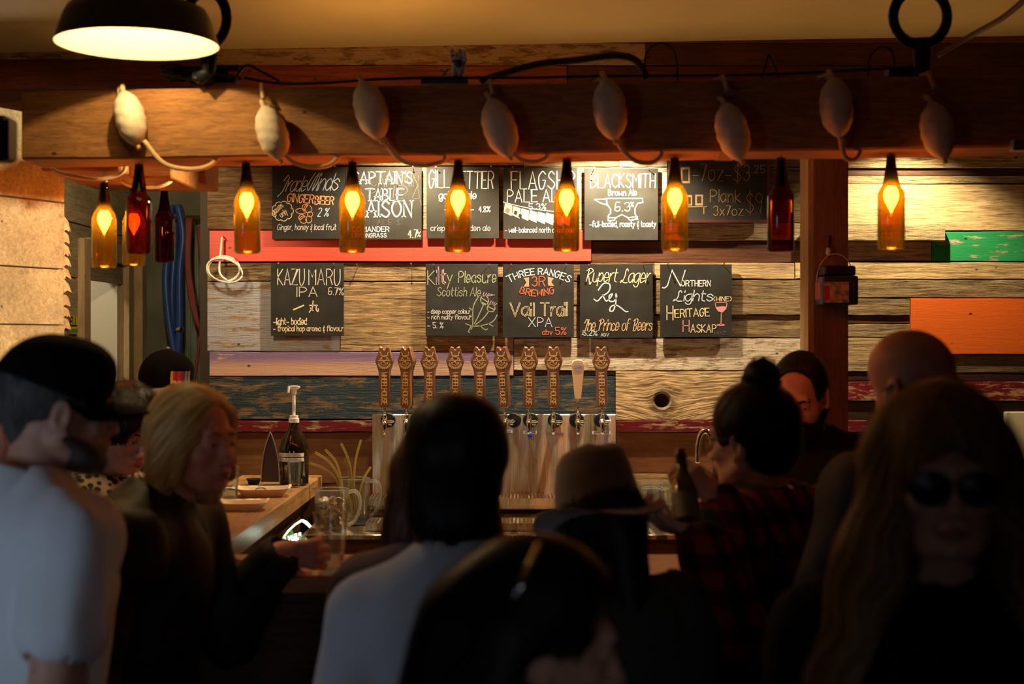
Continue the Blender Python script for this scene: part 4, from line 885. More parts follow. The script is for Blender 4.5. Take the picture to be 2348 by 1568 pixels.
# handle
HT = [(882,795,0),(932,795,0),(985,795,0),(1044,795,0),(1100,795,0),(1150,795,-3),(1213,795,0),(1269,795,0),(1378,795,-1)]
YT = 5.74
def tap(e, plainh=False):
    u = YT/F
    prof = [(5,-1),(2,6),(-2,6),(-5,-1)]
    if not plainh:
        rt = [(6,0),(10,-1),(12,3),(14,12),(20,28),(21,33),(18,42),(14,54),(13,62),(13,120),(12,136),(8,141)]
        out = [(0,6),(3,4),(4,1)] + rt; out = out + [(-x, y) for x, y in rt[::-1]] + [(-4,1),(-3,4)]
        mb = MB().prism([(x*u, -y*u) for x, y in out], -.011, .016, .005)
        obj('tap_handle', mb, M['handle'], e)
        rel = MB(); to = lambda x, y: Vector((x*u, -.0122, -y*u))
        for L, t in ((circ(0,32,10,10,180,360,12),1.6),(circ(0,34,13,13,10,170,12),1.2),(circ(0,34,9,8,15,165,10),1.2),([(-14,31),(14,31)],1.4),([(-7,24),(-4,31)],1.4),([(7,24),(4,31)],1.4),([(-3,30),(0,34),(3,30)],1.2),([(-7,18),(-9,12)],2),([(7,18),(9,12)],2),([(-8,20),(8,20)],1.5),(catmull([(-7,36),(-2,34),(3,38),(8,35)]),1.2),
            (circ(0,34,15.5,15.5,20,160,14),.9)):
            ribbon(rel, L, t, to)
        for k in range(9):
            a = math.radians(25+k*16); ribbon(rel, [(13.5*math.cos(a),34+13.5*math.sin(a)),(17*math.cos(a),34+17*math.sin(a))], 1.1, to)
        st, w = layout('WHEELHOUSE', gap=1.3)
        for pts, sm in st:                     # reads downward
            ribbon(rel, [(-6+ p[1]*2.0, 59+p[0]/w*73) for p in pts], 1.5, to)
        obj('carved_emblem', rel, M['carve'], e, fix=False, label='raised gold ship-wheel emblem and lettering')
    else:
        out = [(0,0),(8,1),(13,5),(15,11),(14,22),(7,90),(-7,90),(-14,22),(-15,11),(-13,5),(-8,1)]
        obj('tap_handle', MB().prism([(x*u, -y*u-29*u) for x, y in out], -.008, .010, .003), plain('pale_maple',(.72,.48,.26),.4), e)
        rel = MB(); to = lambda x, y: Vector((x*u, -.0092, -(y+29)*u)); 
        for L, t in ((circ(0,19,11,7),1.4),(circ(0,19,8,5),1.2),(circ(0,15,14,6,200,340),1.6),(circ(0,18,13,11,40,140),1.4)): ribbon(rel, L, t, to)
        st, w = layout('LAGER')
        for pts, sm in st: ribbon(rel, [(-7+p[0]/w*14, 22-p[1]) for p in pts], 1.2, to)
        obj('oval_label', rel, plain('label_print',(.42,.32,.50),.6), e, fix=False)
    z1 = -139*u if not plainh else -118*u
    obj('shaft', MB().lathe([(.0048,z1-.002),(.0042,z1-.012),(.0042,-.268)], (0,0,0), 12).lathe([(.008,-.268),(.0095,-.272),(.0065,-.282)], (0,0,0), 12) if False else MB().lathe([(.0045,-.272),(.0045,z1)], (0,0,0), 12), M['chrome'], e, smooth=True)
    obj('collar_nut', MB().lathe([(.0085,-.292),(.010,-.285),(.008,-.276),(.006,-.270)], (0,0,0), 14), M['chrome'], e, smooth=True)
    RX = Matrix.Rotation(math.pi/2, 3, 'X')
    obj('rosette', MB().lathe([(.031,0),(.031,.004),(.027,.008),(.014,.009)], (0,.105,-.302), 24, R=RX), M['black'], e, smooth=True, angle=40)
    fb = MB().lathe([(.013,-.10),(.013,.0),(.011,.012),(.004,.015)], (0,0,-.302), 16, R=RX)
    obj('faucet_body', fb, M['chrome'], e, smooth=True)
    obj('spout', MB().tube([(0,-.004,-.298),(0,-.010,-.315),(0,-.014,-.335),(0,-.016,-.352)], [.012,.0095,.008,.0065], 14), M['chrome'], e, smooth=True)
    obj('flow_lever', MB().tube([(.010,.02,-.302),(.030,.02,-.302)], .006, 10).tube([(.030,.02,-.302),(.036,.02,-.302)], .0035, 8).tube([(.012,.02,-.314),(.026,.02,-.314)], .004, 8), M['chrome'], e, smooth=True)
M['carve'] = plain('gilded_carving',(.95,.66,.24),.35,.25)
e0 = empty('beer_tap', (0,0,0), 'x', 'tap'); tap(e0)
names = ['first beer tap from the left with carved dark wood handle','second beer tap from the left with carved wood handle','third beer tap from the left, handle end hidden by a head','fourth beer tap from the left, rising behind a dark-haired head','fifth beer tap from the left, rising behind a dark-haired head','sixth beer tap, its carved handle leaning right','seventh beer tap from the left, above a blue plug','eighth beer tap from the left, next to the pale paddle handle','last beer tap on the right with carved wood handle']
for i, (px, py, tl) in enumerate(HT):
    o = e0 if i == 0 else dup(e0)
    o.location = P(px, py, YT); o.rotation_euler = (0, math.radians(tl), random.uniform(-.12,.12) if i not in (1,5) else -.35); o['label'] = names[i]; o['group'] = 'beer taps with carved handles'
e1 = empty('beer_tap', (0,0,0), 'beer tap with a plain pale tapered paddle handle', 'tap'); tap(e1, True); e1.location = P(1325,795,YT)
# strips of label tape and the blue plug
for i, (x0, x1, y, s) in enumerate(((1358,1400,992,'RUPERT LAGER'),(1200,1231,991,'SCURVY DOG'),(1150,1175,989,'BLONDE'),(1254,1292,995,''))):
    a = P(x0, y+3.5, 5.848); b = P(x1, y-3, 5.848); e = empty('label_tape', ((a.x+b.x)/2, 5.849, a.z), ('white tape label below the last tap','white tape label below the seventh tap','white tape label below the sixth tap','grey tape strip below the eighth tap')[i], 'label')
    obj('tape', MB().box((a.x,5.8485,a.z),(b.x,5.8498,b.z)), M['white_plastic'] if i < 3 else M['steel'], e)
    if s:
        mb = MB(); text_px(mb, s, x0+3, x1-3, y+2, 4, .9, 5.848); obj('tape_lettering', mb, M['black'], e, fix=False)
obj('blue_plug', MB().tube([P(1215,990,5.725), P(1215,1000,5.725), P(1214,1007,5.725)], [.007,.0085,.003], 10), plain('blue_plug_plastic',(.01,.06,.5),.3), smooth=True, label='blue rubber plug in the spout of the seventh tap', cat='plug')
# ================================================================ COUNTERS
bc = empty('back_counter', (.6,5.5,0), 'stainless steel work counter under the taps', 'counter')
obj('counter_top', MB().bbox((-.765,5.17,.90),(2.4,5.885,.92), .003), M['stainless'], bc)
obj('apron', MB().box((-.765,5.19,.62),(2.4,5.21,.90)), M['brownwood'], bc); obj('cabinet', MB().box((-.765,5.21,0),(2.4,5.88,.899)), M['darkwood'], bc)
lc = empty('side_counter', (-1.0,4.6,0), 'thick oiled wooden counter arm with food and glasses, on the left', 'counter')
obj('counter_top', MB().bbox((-1.12,3.83,1.005),(-.785,5.885,1.07), .006), M['counter_y'], lc)
obj('counter_front', MB().box((-1.02,3.86,0),(-.86,5.88,1.004)), M['darkwood'], lc)
fc = empty('front_counter', (.1,3.6,0), 'long wooden bar counter where the customers stand', 'counter')
obj('counter_top', MB().bbox((-1.25,3.46,1.005),(1.35,3.825,1.05), .006), M['counter_x'], fc)
obj('counter_front', MB().box((-1.15,3.62,0),(1.3,3.80,1.004)), M['darkwood'], fc)
# lamp glare streak and plant below the side counter
us = empty('wrapping_glare', P(690,1215,4.9), 'bright white light strip under the side counter', 'light')
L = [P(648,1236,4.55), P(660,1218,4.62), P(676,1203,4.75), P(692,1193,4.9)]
obj('strip', MB().tube(L, [.0015,.003,.0035,.0045], 8), emis('cool_white_glare',(.85,1,.85),1.3), us, smooth=True)  # reflection of the under-counter lamp modelled as a glowing tube
obj('strip_end', MB().tube([P(693,1193,4.9), P(702,1198,4.9), P(712,1208,4.9)], [.0045,.006,.005], 8), emis('cool_white_glare_end',(.85,1,.9),2.2), us, smooth=True)
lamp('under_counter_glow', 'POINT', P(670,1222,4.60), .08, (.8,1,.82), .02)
pp_ = empty('plant', P(690,1290,4.7), 'potted plant with broad glossy leaves under the side counter', 'plant')
M['leaf'] = plain('glossy_leaf',(.07,.30,.04),.25,var=.3,vs=20)
def leaf(base, tip, w, bend, mat, nm='leaf'):
    base, tip = Vector(base), Vector(tip); d = tip-base; s = Vector((d.z,0,-d.x)).normalized(); v = []; n = 8
    for i in range(n+1):
        t = i/n; c = base+d*t+Vector((0,-bend*math.sin(math.pi*t),0)); ww = w*math.sin(math.pi*min(.98,t*.9+.08))**.8
        v += [c-s*ww, c+Vector((0,.008,0)), c+s*ww]
    mb = MB().add(v, [(i*3+k, i*3+k+1, i*3+k+4, i*3+k+3) for i in range(n) for k in range(2)]); obj(nm, mb, mat, pp_, smooth=True, fix=False)
leaf(P(686,1262,4.66), P(660,1220,4.66), .030, .03, M['leaf']); leaf(P(650,1268,4.6), P(668,1212,4.7), .020, .02, M['leaf']); leaf(P(676,1270,4.62), P(652,1238,4.6), .022, .02, M['leaf']); leaf(P(700,1275,4.7), P(690,1225,4.8), .016, .02, M['leaf']); leaf(P(640,1290,4.6), P(648,1250,4.58), .02, .02, M['leaf'])
pb = MB(); v = []
for j in range(7):
    for i in range(9): 
        x = 650+i*5+j*5; y = 1232+j*5.2-i*1.5; v.append(P(x, y, 4.58+random.uniform(-.02,.02)))
pb.add(v, [(j*9+i, j*9+i+1, (j+1)*9+i+1, (j+1)*9+i) for j in range(6) for i in range(8)])
obj('wrapper', pb, glass('crinkled_clear_film',(.75,.85,.78),.30,(.8,.95,.85),.15,3), pp_, fix=False, label='crumpled clear wrapping around the leaves')
obj('pot', MB().lathe([(.07,-.16),(.09,0),(.08,0),(.07,-.02)], P(690,1330,4.75), 20), M['darkwood'], pp_, smooth=True)
# a stool-high shelf under the plant
obj('under_shelf', MB().bbox((-.86,4.35,.62),(-.30,5.1,.66), .004) if False else MB().box((-.855,4.4,.0),(-.45,5.1,P(690,1330,4.75).z-.161)), M['darkwood'], label='low dark shelf box under the side counter carrying the plant', cat='shelf')
# ================================================================ THINGS ON THE COUNTERS
def glass_cup(name, px, py, Y, rb, rt, h, lab, liquid=None, group=None, flip=False, zt=None):
    b = P(px, py, Y); 
    if zt is not None: b.z = zt
    e = empty(name, b, lab, 'glass', group); t = .0022
    prof = [(rb,0),(rt,h),(rt-t,h),(rb-t,.010),(.001,.010)] if not flip else [(rt,0),(rb,h),(.001,h),(.001,h-.008),(rb-t,h-.01),(rt-t,0)]
    if not flip: prof = [(.001,0)]+prof
    obj('glass_wall', MB().lathe(prof, b, 28, cap0=False, cap1=False), M['clear'], e, smooth=True, angle=35)
    obj('rim', MB().tube([b+Vector(((rb if flip else rt)*math.cos(a),(rb if flip else rt)*math.sin(a),h)) for a in [2*math.pi*i/28 for i in range(29)]], .0014, 6, cap=False), M['shine'], e, smooth=True)
    if liquid: obj('liquid', MB().lathe([(.001,.0105),(rb-t*1.2,.0105),(rb-t*1.2+(rt-rb)*liquid[1],h*liquid[1]),(.001,h*liquid[1])], b, 24), liquid[0], e, smooth=True, angle=30)
    return e
M['shine'] = glass('glass_rim', (.88,.9,.88), .25, (.8,.8,.75), .12, 1.0); M['beer'] = glass('amber_beer',(.8,.5,.12),.2,(.9,.55,.1)); M['water'] = glass('clear_water',(.9,.92,.9),.06,(.9,.9,.85))
glass_cup('pint_glass',525,1147,4.93,.030,.036,.118,'half-empty straight glass of water beside the paper trays',(M['water'],.42),zt=1.0715)
glass_cup('small_glass',675,1113,5.38,.021,.028,.098,'small tasting glass with a finger of amber beer in front of the growler',(M['beer'],.2),zt=1.0705)
M['paper'] = plain('napkin_paper',(.80,.74,.60),.9,bump=.3,bs=40); M['pulp'] = plain('pulp_tray',(.70,.55,.36),.85)
def boat(px, py, Y, w, d, h, lab, rot=0):
    b = P(px, py, Y); b.z = 1.0705; e = empty('paper_tray', b, lab, 'tray'); v = []; n = 10
    def ring(sx, sy, z):
        out = []
        for k in range(24):
            a = 2*math.pi*k/24; cx = math.copysign(abs(math.cos(a))**.45, math.cos(a)); cy = math.copysign(abs(math.sin(a))**.45, math.sin(a))
            jag = .003*((k%2)*2-1)*(1 if z > h*.8 and abs(math.cos(a)) > .8 else 0)
            x, y = cx*sx, cy*sy; out.append(b+Vector((x*math.cos(rot)-y*math.sin(rot), x*math.sin(rot)+y*math.cos(rot), z+jag+ (h*.25*abs(cx)**4 if z > h*.8 else 0))))
        return out
    v = ring(w*.36,d*.36,0)+ring(w*.5,d*.5,h)+ring(w*.54,d*.54,h-.001)+ring(w*.53,d*.53,h-.004)+ring(w*.49,d*.49,h-.004)+ring(w*.355,d*.355,.003)
    v = ring(w*.37,d*.37,0)+ring(w*.5,d*.5,h)+ring(w*.535,d*.535,h+.002)+ring(w*.49,d*.49,h+.0015)+ring(w*.35,d*.35,.003)
    mb = MB().add(v, [(i*24+k, i*24+(k+1)%24, (i+1)*24+(k+1)%24, (i+1)*24+k) for i in range(4) for k in range(24)]+[tuple(range(23,-1,-1)), tuple(range(96,120))])
    obj('tray_shell', mb, M['pulp'], e, smooth=True, angle=40); return e
bt = boat(603,1135,5.08,.19,.13,.026,'long pale paper food tray in the middle of the side counter',.15)
boat(560,1168,4.66,.15,.12,.024,'nearer paper food tray, partly hidden by the blond man',.1)
fo = MB().ball(P(598,1130,5.05)+Vector((0,0,.008)), (.022,.016,.012), 10, 6); obj('plastic_cup', fo, M['water'], smooth=True, label='clear crumpled plastic portion cup in the long paper tray', cat='cup')
def napkin(px, py, Y, w, d, rot, lab, z=1.072):
    b = P(px, py, Y); v = []; n = 8
    for j in range(n+1):
        for i in range(n+1):
            x = (i/n-.5)*w; y = (j/n-.5)*d; v.append(Vector((b.x+x*math.cos(rot)-y*math.sin(rot), b.y+x*math.sin(rot)+y*math.cos(rot), z+.004+.003*math.sin(i*1.1+j)+.002*math.sin(j*2.3))))
    q = (n+1)**2; v += [p+Vector((0,0,-.003)) for p in v]
    f = [(j*(n+1)+i, j*(n+1)+i+1, (j+1)*(n+1)+i+1, (j+1)*(n+1)+i) for j in range(n) for i in range(n)]; f += [tuple(k+q for k in r[::-1]) for r in f]
    obj('napkin', MB().add(v, f), M['paper'], smooth=True, fix=False, label=lab, cat='napkin')
napkin(567,1143,4.86,.10,.13,.3,'folded paper napkin beside the water glass'); napkin(556,1106,5.32,.10,.10,-.2,'paper napkin behind the long food tray')
fr_ = MB()
for q in range(7): fr_.tube([P(490+q*2,1128-q%3*3,4.86), P(508-q,1122+q%2*4,4.93)], .004, 6)
obj('fries', MB().add([tuple(Vector(p)+Vector((0,0,.006))) for p in fr_.v], fr_.f), plain('fried_potato',(.75,.42,.10),.6), label='few golden fries beside the water glass', cat='food', kind='stuff')
ab = P(582,1108,5.5); ab.z = 1.0705; e = empty('black_bowl', ab, 'small black bowl at the back of the side counter', 'bowl'); obj('bowl_body', MB().lathe([(.001,0),(.020,0),(.029,.022),(.027,.022),(.018,.004),(.001,.004)], ab, 20, cap0=False, cap1=False), M['black'], e, smooth=True)
# pointed arch stand
ip_ = empty('arch_stand', (P(620,0,5.45).x, 5.45, 1.0705), 'tall pointed metal arch stand beside the growler', 'stand'); Yi = 5.42
def arch(s, cx=620, y0=1105, y1=990, w=21):
    R_ = [(cx+s*w*(1-t**2.3), y0-(y0-y1)*t) for t in [i/12 for i in range(13)]]
    return R_
A_ = [P(x,y,Yi) for x,y in arch(1)] + [P(x,y,Yi) for x,y in arch(-1)[::-1][1:]]
A_ = [Vector((p.x,p.y,max(p.z,1.0725))) for p in A_]
obj('arch_frame', MB().tube(A_, .0028, 8), M['steel'], ip_, smooth=True)
obj('arch_plate', MB().prism([(p.x,p.z) for p in A_[::-1]], Yi+.001, Yi+.004), plain('dark_metal',(.06,.035,.025),.45,.6), ip_)
obj('arch_foot', MB().box((A_[0].x-.070,Yi-.02,1.0705),(A_[0].x,Yi+.05,1.0735)), M['steel'], ip_)
# growler with pump
g = P(674,1112,5.47); g.z = 1.0705; e = empty('growler', g, 'big dark glass jug with a white pump on the side counter', 'jug')
obj('jug_body', MB().lathe([(.001,.004),(.048,0),(.056,.008),(.057,.13),(.055,.150),(.046,.175),(.030,.205),(.019,.225),(.017,.245),(.001,.245)], g, 36, cap0=False, cap1=False), M['growler'], e, smooth=True, angle=60)
obj('pump_cap', MB().lathe([(.001,.240),(.020,.240),(.020,.256),(.0165,.257),(.0165,.268),(.001,.268)], g, 24, cap0=False, cap1=False), M['white_plastic'], e, smooth=True, angle=40)
obj('pump_stem', MB().tube([g+Vector((0,0,.265)), g+Vector((0,0,.35))], .0062, 12), M['white_plastic'], e, smooth=True)
pm = MB().tube([g+Vector((0,0,.348)), g+Vector((0,0,.368))], [.009,.012], 12); pm.lathe([(.001,.366),(.018,.368),(.0235,.374),(.0235,.380),(.001,.382)], g, 20, cap0=False, cap1=False); pm.tube([g+Vector((0,0,.374)), g+Vector((-.016,-.02,.372)), g+Vector((-.017,-.024,.355))], [.006,.006,.005], 8)
obj('pump_head', pm, M['white_plastic'], e, smooth=True, angle=50)
for z, s in ((.112,'ELDERFLOWER CORDIAL'),(.094,'PURPLE SPARKLE')):
    mb = MB(); v = []
    for i in range(13):
        a = math.radians(-150+i*(128/12.0) if False else -158+i*9.8); v += [g+Vector((.0578*math.cos(a),.0578*math.sin(a),z)), g+Vector((.0578*math.cos(a),.0578*math.sin(a),z+.014))]
    mb.add(v, [(2*i,2*i+2,2*i+3,2*i+1) for i in range(12)]); obj('label_strip', mb, M['white_plastic'], e, fix=False)
    mb = MB(); st, w = layout(s)
    def cyl(x, y, z=z): a = math.radians(-153+x/w*100); return g+Vector((.0583*math.cos(a),.0583*math.sin(a), z+.003+y*.0013))
    for pts, sm in st: ribbon(mb, pts, .9, cyl)
    obj('label_lettering', mb, M['black'], e, fix=False)
# jug of bottle caps and pitcher of straws
def pitcher(px, py, Y, r, h, lab, name='pitcher', handle=1):
    b = P(px, py, Y); b.z = .921; e = empty(name, b, lab, 'pitcher')
    prof = [(.001,0),(r*.86,0),(r*.9,.01),(r,h*.5),(r*1.04,h),(r*1.04-.003,h),(r-.003,h*.5),(r*.87,.012),(.001,.010)]
    mb = MB().lathe(prof, b, 32, cap0=False, cap1=False); obj('glass_wall', mb, M['clear'], e, smooth=True, angle=50)
    obj('rim', MB().tube([b+Vector((r*1.04*math.cos(a)*(1.12 if abs(a-math.pi)<.3 else 1),r*1.04*math.sin(a),h)) for a in [2*math.pi*i/32 for i in range(33)]], .0022, 6, cap=False), M['shine'], e, smooth=True)
    H = [b+Vector((r*1.02,0,h*.92)), b+Vector((r*1.45,0,h*.95)), b+Vector((r*1.72,0,h*.78)), b+Vector((r*1.7,0,h*.5)), b+Vector((r*1.4,0,h*.2)), b+Vector((r*.98,0,h*.1))]
    obj('handle', MB().tube([Vector(p) for p in catmull([tuple(p) for p in H], 4)], .0075, 10), M['shine'], e, smooth=True); return e, b
e, jb = pitcher(760,1205,5.32,.062,.150,'glass pitcher full of bottle caps at the end of the steel counter')
cap0 = None; rnd = random.Random(3); M['capm'] = plain('bottle_cap_metal',(.72,.62,.46),.3,.8); M['capc'] = plain('bottle_cap_cork',(.42,.22,.10),.6)
for k in range(90):
    a = rnd.uniform(0,6.28); rr = .044*math.sqrt(rnd.random())**.6; zz = .020+ (k/90)*.092
    loc = jb+Vector((rr*math.cos(a), rr*math.sin(a), zz))
    if cap0 is None:
        cap0 = empty('bottle_cap', (0,0,0), 'metal bottle cap among those filling the glass pitcher', 'bottle cap', 'bottle caps in the pitcher')
        pr = [(.0005,.0065),(.0125,.0065),(.0145,.004),(.016,0),(.0145,.0005),(.0125,.004),(.0005,.0045)]
        obj('crown', MB().lathe(pr, (0,0,0), 14, cap0=False, cap1=False), M['capm'], cap0, smooth=True, angle=40); obj('liner', MB().lathe([(.0115,.0038),(.0115,.0044)], (0,0,0), 12), M['capc'], cap0); o = cap0
    else: o = dup(cap0)
    o.location = loc; o.rotation_euler = (rnd.uniform(.6,2.4) if k%3 else rnd.uniform(0,6), rnd.uniform(-.7,.7), rnd.uniform(0,6))
e, sb_ = pitcher(812,1190,5.58,.060,.165,'glass pitcher of plastic tubes beside the drip trays')
M['straw'] = glass('clear_yellowish_tube',(.85,.75,.45),.35,(.8,.66,.3),.1,2.5)
for i, (x0,y0,x1,y1) in enumerate(((775,1110,709,1060),(778,1100,722,1036),(782,1100,745,1030),(808,1120,782,1016),(812,1110,828,1008),(800,1130,790,1050),(822,1150,850,1070))):
    pts = [P(x0+8,1180,5.58), P(x0,y0,5.56), P((x0+x1)/2+ (6 if x1<x0 else -4),(y0+y1)/2-8,5.53), P(x1,y1,5.52)]
    o = obj('plastic_tube', MB().tube([Vector(p) for p in catmull([tuple(p) for p in pts], 5)], .0055, 8), M['straw'], smooth=True, label='clear plastic tube standing in the pitcher, '+['lowest, bent far left','long, leaning left','glossy, leaning left','tall, upper middle','tallest, leaning right','short, upright and dim','rightmost, by the trays'][i], cat='tube', group='plastic tubes in the pitcher')
a = P(768,1212,5.35); obj('bar_mat', MB().bbox((a.x+.05,5.42,.9205),(a.x+.20,5.68,.927), .002), M['black'], label='black rubber mat under the tube pitcher', cat='mat')
# glasses on the right end of the counter
for i, (px, Y) in enumerate(((1478,5.62),(1503,5.62),(1528,5.66),(1490,5.42),(1516,5.40))):
    glass_cup('pint_glass', px, 0, Y, .031, .042, .145, ['upturned pint glass on the counter right of the taps, back left','upturned pint glass right of the taps, back middle','upturned pint glass right of the taps, back right','upturned pint glass right of the taps, front left','upturned pint glass right of the taps, front right'][i], None, 'upturned pint glasses', True, .921)
# chrome gooseneck behind the woman with the bun
gx = P(1634,1012,5.0); e = empty('chrome_spout', (gx.x,5.3,.92), 'curved chrome spout seen above the glasses of the woman with the bun', 'spout')
obj('neck', MB().tube([Vector(p) for p in catmull([(gx.x+.05,5.3,.92),(gx.x+.05,5.3,1.15),(gx.x+.035,5.3,1.27),(gx.x+.005,5.3,1.285),(gx.x-.012,5.3,1.24),(gx.x-.014,5.3,1.17)], 6)], .010, 12), M['chrome'], e, smooth=True)
# cream panel standing in for a lit shelf at the far right
obj('lit_shelf_panel', MB().bbox(tuple(P(2306,1100,5.86)), tuple(P(2560,944,5.86)+Vector((0,.03,0))), .004), plain('cream_board',(.62,.56,.38),.6), label='cream panel at the far right edge of the back wall', cat='panel')
obj('metal_bracket', MB().bbox(tuple(P(2322,345,3.8)), tuple(P(2400,318,3.8)+Vector((0,.03,0))), .003), M['steel'], label='small metal bracket at the right end of the beam', cat='bracket')

cn = Vector((.62,3.70,1.0505)); e = empty('added_candle_jar', cn, 'small red glass candle jar on the front counter behind the woman with the bun', 'candle')  # unseen jar added to throw red light on the hands and bearded man
obj('jar', MB().lathe([(.001,0),(.03,0),(.034,.01),(.034,.075),(.032,.075),(.032,.012),(.001,.010)], cn, 20, cap0=False, cap1=False), glass('red_jar_glass',(.85,.18,.08),.25,(.9,.15,.05)), e, smooth=True, angle=40)
obj('wax', MB().lathe([(.001,.011),(.030,.011),(.030,.035),(.001,.035)], cn, 16, cap0=False, cap1=False), M['white_plastic'], e, smooth=True, angle=40)
obj('flame', MB().lathe([(.001,.040),(.005,.047),(.004,.056),(.0008,.068)], cn, 10), emis('candle_flame',(1,.5,.15),30), e, smooth=True)
lamp('added_candle_light', 'POINT', cn+Vector((0,0,.082)), 1.4, (1,.30,.09), .015)
# ================================================================ PEOPLE: smooth-union distance fields meshed with surface nets
def vnoise(p, f, seed=0):
    q = p*f + seed*17.3; i = np.floor(q).astype(np.int64); t = q-i; t = t*t*(3-2*t)
    def h(a, b, c): n = (a*73856093) ^ (b*19349663) ^ (c*83492791) ^ (seed*2654435); n = (n ^ (n >> 13))*1274126177; return ((n & 0xffff)/65535.0)*2-1
    r = 0
    for a in (0,1):
        for b in (0,1):
            for c in (0,1):
                w = (t[...,0] if a else 1-t[...,0])*(t[...,1] if b else 1-t[...,1])*(t[...,2] if c else 1-t[...,2])
                r = r + w*h(i[...,0]+a, i[...,1]+b, i[...,2]+c)
    return r
class Fld:
    def __init__(s, lo, hi, h):
        s.h = h; s.lo = np.array(lo, float); n = np.ceil((np.array(hi)-s.lo)/h).astype(int)+1; s.n = n
        s.d = np.full(tuple(n), 1.0, np.float32); s.ax = [s.lo[i]+h*np.arange(n[i]) for i in range(3)]
    def reg(s, lo, hi, pad):
        sl = []
        for i in range(3):
            a = int(max(0, math.floor((lo[i]-pad-s.lo[i])/s.h))); b = int(min(s.n[i], math.ceil((hi[i]+pad-s.lo[i])/s.h)+1)); sl.append(slice(a, max(a,b)))
        g = np.meshgrid(*[s.ax[i][sl[i]] for i in range(3)], indexing='ij'); return tuple(sl), np.stack(g, -1)
    def put(s, sl, d, k, sub=False):
        if d.size == 0: return
        a = s.d[sl]
        if sub:
            dd = -d
            if k > 0: h = np.clip(.5-.5*(a-dd)/k, 0, 1); r = a*(1-h)+dd*h + k*h*(1-h)
            else: r = np.maximum(a, dd)
        else:
            if k > 0: h = np.clip(.5+.5*(a-d)/k, 0, 1); r = a*(1-h)+d*h - k*h*(1-h)
            else: r = np.minimum(a, d)
        s.d[sl] = r
    def cap(s, a, b, ra, rb=None, k=.02, sub=False):
        rb = ra if rb is None else rb; a = np.array(a, float); b = np.array(b, float); m = max(ra, rb)
        sl, p = s.reg(np.minimum(a,b)-m, np.maximum(a,b)+m, k+3*s.h); ba = b-a
        h = np.clip(((p-a)@ba)/max(ba@ba,1e-9), 0, 1); s.put(sl, np.linalg.norm(p-a-h[...,None]*ba, axis=-1)-(ra+(rb-ra)*h), k, sub)
    def ell(s, c, r, R=None, k=.02, sub=False):
        c = np.array(c, float); r = np.array(r, float); m = max(r)
        sl, p = s.reg(c-m, c+m, k+3*s.h); q = p-c
        if R is not None: q = q@np.array(R)
        k0 = np.linalg.norm(q/r, axis=-1); k1 = np.linalg.norm(q/(r*r), axis=-1); s.put(sl, k0*(k0-1)/np.maximum(k1, 1e-6), k, sub)
    def half(s, n, c, k=.0):             # cut away everything on the +n side of c
        n = np.array(n, float); n = n/np.linalg.norm(n); g = np.meshgrid(*s.ax, indexing='ij'); d = (np.stack(g, -1)-np.array(c))@n
        s.d = (np.maximum(s.d, d)).astype(np.float32) if k == 0 else s.d; 
        if k > 0: s.put((slice(None),)*3, -d, k, True)
    def noise(s, f, amp, seed=0, aniso=(1,1,1)):
        g = np.stack(np.meshgrid(*s.ax, indexing='ij'), -1); msk = np.abs(s.d) < .03; q = g[msk]*np.array(aniso); s.d[msk] += (vnoise(q, f, seed)*amp).astype(np.float32)
    def mesh(s):
        d = s.d; d[0]=d[-1]=1; d[:,0]=d[:,-1]=1; d[:,:,0]=d[:,:,-1]=1
        sg = d < 0; n = s.n
        c = np.zeros(tuple(n-1), np.int8)
        for a in (0,1):
            for b in (0,1):
                for e in (0,1): c += sg[a:n[0]-1+a, b:n[1]-1+b, e:n[2]-1+e]
        act = np.argwhere((c > 0) & (c < 8)); idx = np.full(tuple(n-1), -1, np.int64); idx[tuple(act.T)] = np.arange(len(act))
        acc = np.zeros((len(act),3)); cnt = np.zeros(len(act))
        cr = [(a,b,e) for a in (0,1) for b in (0,1) for e in (0,1)]
        for u in cr:
            for ax in range(3):
                if u[ax]: continue
                w = list(u); w[ax] = 1
                i0 = act+np.array(u); i1 = act+np.array(w); d0 = d[tuple(i0.T)]; d1 = d[tuple(i1.T)]; m = (d0 < 0) != (d1 < 0)
                t = np.where(m, d0/np.where(m, d0-d1, 1), 0); p = i0.astype(float); p[:,ax] += t
                acc += p*m[:,None]; cnt += m
        V = acc/cnt[:,None]*s.h + s.lo; FQ = []
        for ax in range(3):
            o1, o2 = [(1,2),(2,0),(0,1)][ax]
            sa = [slice(None)]*3; sb = [slice(None)]*3; sa[ax] = slice(0,-1); sb[ax] = slice(1,None)
            A = sg[tuple(sa)]; B = sg[tuple(sb)]; E = np.argwhere(A != B); ok = (E[:,o1] > 0) & (E[:,o2] > 0); E = E[ok]
            inside = A[tuple(E.T)]
            def g(da, db): q = E.copy(); q[:,o1] -= da; q[:,o2] -= db; return idx[tuple(np.minimum(q, n-2).T)]
            q = np.stack([g(1,1), g(0,1), g(0,0), g(1,0)], -1); q[~inside] = q[~inside][:, ::-1]; FQ.append(q)
        Q = np.concatenate(FQ); Q = Q[(Q >= 0).all(1)]; return V, Q
    def grad(s, p):
        g = (p-s.lo)/s.h; i = np.clip(np.floor(g).astype(int), 1, s.n-3); t = np.clip(g-i, 0, 1)
        def smp(off):
            r = 0
            for a in (0,1):
                for b in (0,1):
                    for c in (0,1):
                        w = (t[:,0] if a else 1-t[:,0])*(t[:,1] if b else 1-t[:,1])*(t[:,2] if c else 1-t[:,2]); j = np.clip(i+np.array([a,b,c])+off, 0, s.n-1); r = r+w*s.d[tuple(j.T)]
            return r
        d0 = smp(np.zeros(3,int)); G = np.stack([smp(np.eye(3,dtype=int)[k])-smp(-np.eye(3,dtype=int)[k]) for k in range(3)], -1)/(2*s.h)
